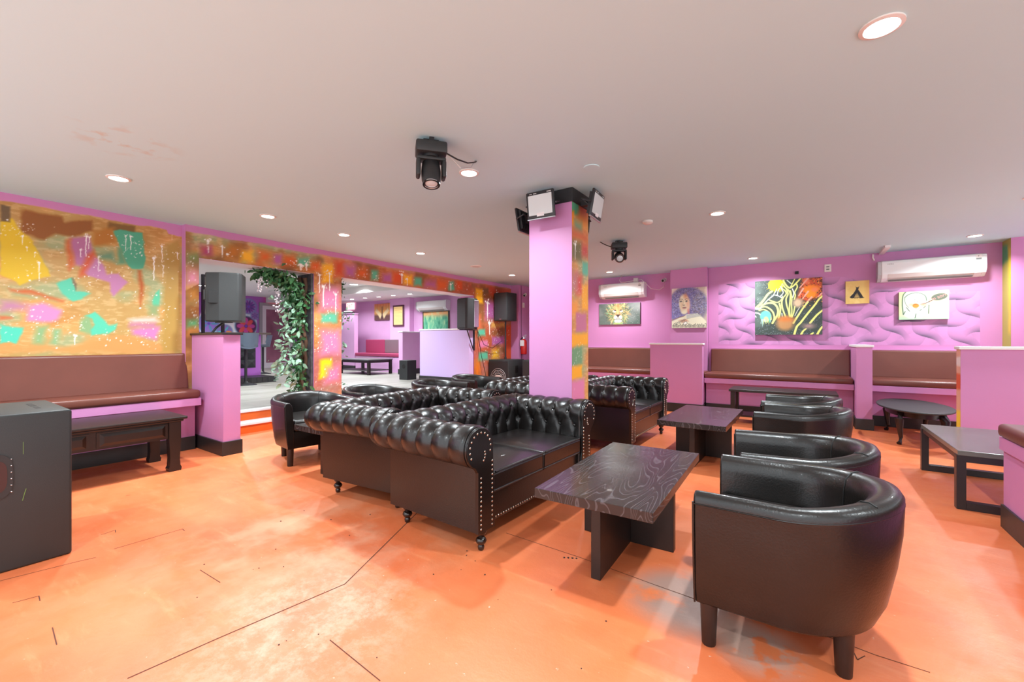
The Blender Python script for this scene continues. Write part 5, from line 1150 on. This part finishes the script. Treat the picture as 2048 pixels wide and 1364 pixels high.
t = thing('black_frame', 'slim black metal frame standing behind the half wall at the bar', 'frame', (-8.2,3.0,FR)); G().box(-.02,.02,-.06,-.02,0,2.0).build('post', M['blackmetal'], t); G().box(-.02,.02,-.06,.27,2.0,2.035).build('top_rail', M['blackmetal'], t); G().box(-.02,.02,.23,.27,0,2.0).build('post', M['blackmetal'], t)

# ------------------------------------------------------------------ artificial greenery on the pillar
def leaves(pts, n, spread, size, seed, m, name, parent, droop=.3):
    r = random.Random(seed); g = G()
    for i in range(n):
        k = r.random()*(len(pts)-1); a = Vector(pts[int(k)]); b = Vector(pts[min(int(k)+1,len(pts)-1)]); p = a.lerp(b, k-int(k))
        p = p + Vector((r.gauss(0,spread[0]), r.gauss(0,spread[1]), r.gauss(0,spread[2])))
        p.x = max(min(p.x,-5.70),-6.5)
        d = Vector((r.uniform(-1,1), r.uniform(-1.2,.5), r.uniform(-1,.6)-droop)).normalized(); s = d.cross(Vector((r.uniform(-1,1),r.uniform(-1,1),r.uniform(-1,1)))).normalized(); nn = d.cross(s)
        L = size*r.uniform(.7,1.3); w = L*.24
        g.raw([p, p+d*L*.35+s*w, p+d*L*.75+s*w*.7+nn*L*.06, p+d*L+nn*L*.14, p+d*L*.75-s*w*.7+nn*L*.06, p+d*L*.35-s*w, p+d*L*.5+nn*(-.02*L)], [[0,1,6],[1,2,6],[2,3,6],[3,4,6],[4,5,6],[5,0,6]])
    o = g.build(name, m, parent); o['kind'] = 'stuff'; return o
t = thing('artificial_vine', 'thick artificial vine with green leaves and twisted branches beside the painted pillar', 'plant', (0,0,0))
br = G()
for ph in (0,2.1):
    br.tube([(-5.98+.06*math.sin(ph+k*.9), 3.40+.035*math.cos(ph+k*.9), FR+.0+k*.115) for k in range(17)], [.03+.008*math.sin(k*2) for k in range(17)], 8)
br.tube([(-5.95,3.36,1.25),(-5.93,3.28,1.30),(-5.95,3.20,1.27),(-5.96,3.12,1.33)],[.03,.025,.018,.008],8)
br.build('branch', M['bark'], t, 60)
leaves([(-5.98,3.34,.35),(-5.98,3.34,.8),(-5.98,3.33,1.3),(-5.98,3.30,1.75)], 420, (.08,.05,.12), .085, 1, M['leaf'], 'leaves', t)
leaves([(-5.98,3.34,1.70),(-5.97,3.25,1.95),(-5.97,3.05,2.09),(-5.96,2.85,2.12)], 620, (.09,.07,.05), .09, 2, M['leaf'], 'leaves', t)
leaves([(-5.92,3.22,.75),(-5.92,3.12,.85),(-5.92,3.16,1.2),(-5.92,3.2,1.55),(-5.95,3.1,1.8)], 230, (.07,.08,.14), .09, 3, M['leafpale'], 'leaves', t)
g = G(); r = random.Random(8)
for yy, zt, n in ((2.78,2.06,22),(3.02,2.0,46),(2.90,2.05,14)):
    for k in range(n): g.ball((-5.95+r.gauss(0,.02), yy+r.gauss(0,.018), zt-.0085*k+r.gauss(0,.01)-.03), .011, seg=6)
o = g.build('hanging_blossoms', M['blossom'], t); o['kind'] = 'stuff'; o['label'] = 'white hanging blossoms'
t = thing('artificial_vine', 'thin hanging leaf sprays on the far side of the painted pillar', 'plant', (0,0,0))
G().tube([(-6.0,3.95,2.15),(-5.98,3.99,1.8),(-6.0,3.97,1.4),(-5.99,4.0,1.0),(-6.0,3.97,.6),(-6.0,3.96,.3)],.008,6).tube([(-6.0,3.93,.95),(-5.98,4.0,.9),(-5.98,4.02,.82),(-6.0,3.93,.72)],.018,8).build('branch', M['bark'], t, 60)
leaves([(-6.0,3.98,2.1),(-5.99,3.98,1.85)], 46, (.05,.05,.06), .075, 4, M['leaf'], 'leaves', t); leaves([(-6.0,4.02,1.62),(-5.98,4.16,1.55)], 38, (.05,.06,.06), .075, 5, M['leafpale'], 'leaves', t); leaves([(-6.0,3.98,1.25),(-5.99,4.02,1.05)], 34, (.04,.05,.08), .07, 6, M['leafpale'], 'leaves', t); leaves([(-6.0,4.03,.52),(-6.0,3.97,.46)], 26, (.05,.06,.03), .075, 7, M['leaf'], 'leaves', t)
# crumbs on the floor by the table base
g = G(); r = random.Random(1)
for k in range(40):
    x, y = (r.uniform(-3,-.2), r.uniform(.5,1.9)) if k > 3 else (-1.10+.02*k, 2.12+.01*k); s = r.uniform(.002,.005) if k > 3 else .006
    g.ball((x,y,s*.45), s, seg=6, sc=(1,1,.45))
tag(g.build('floor_specks', M['dark']), 'dark specks of dirt scattered over the orange floor', 'dirt', None, 'stuff')
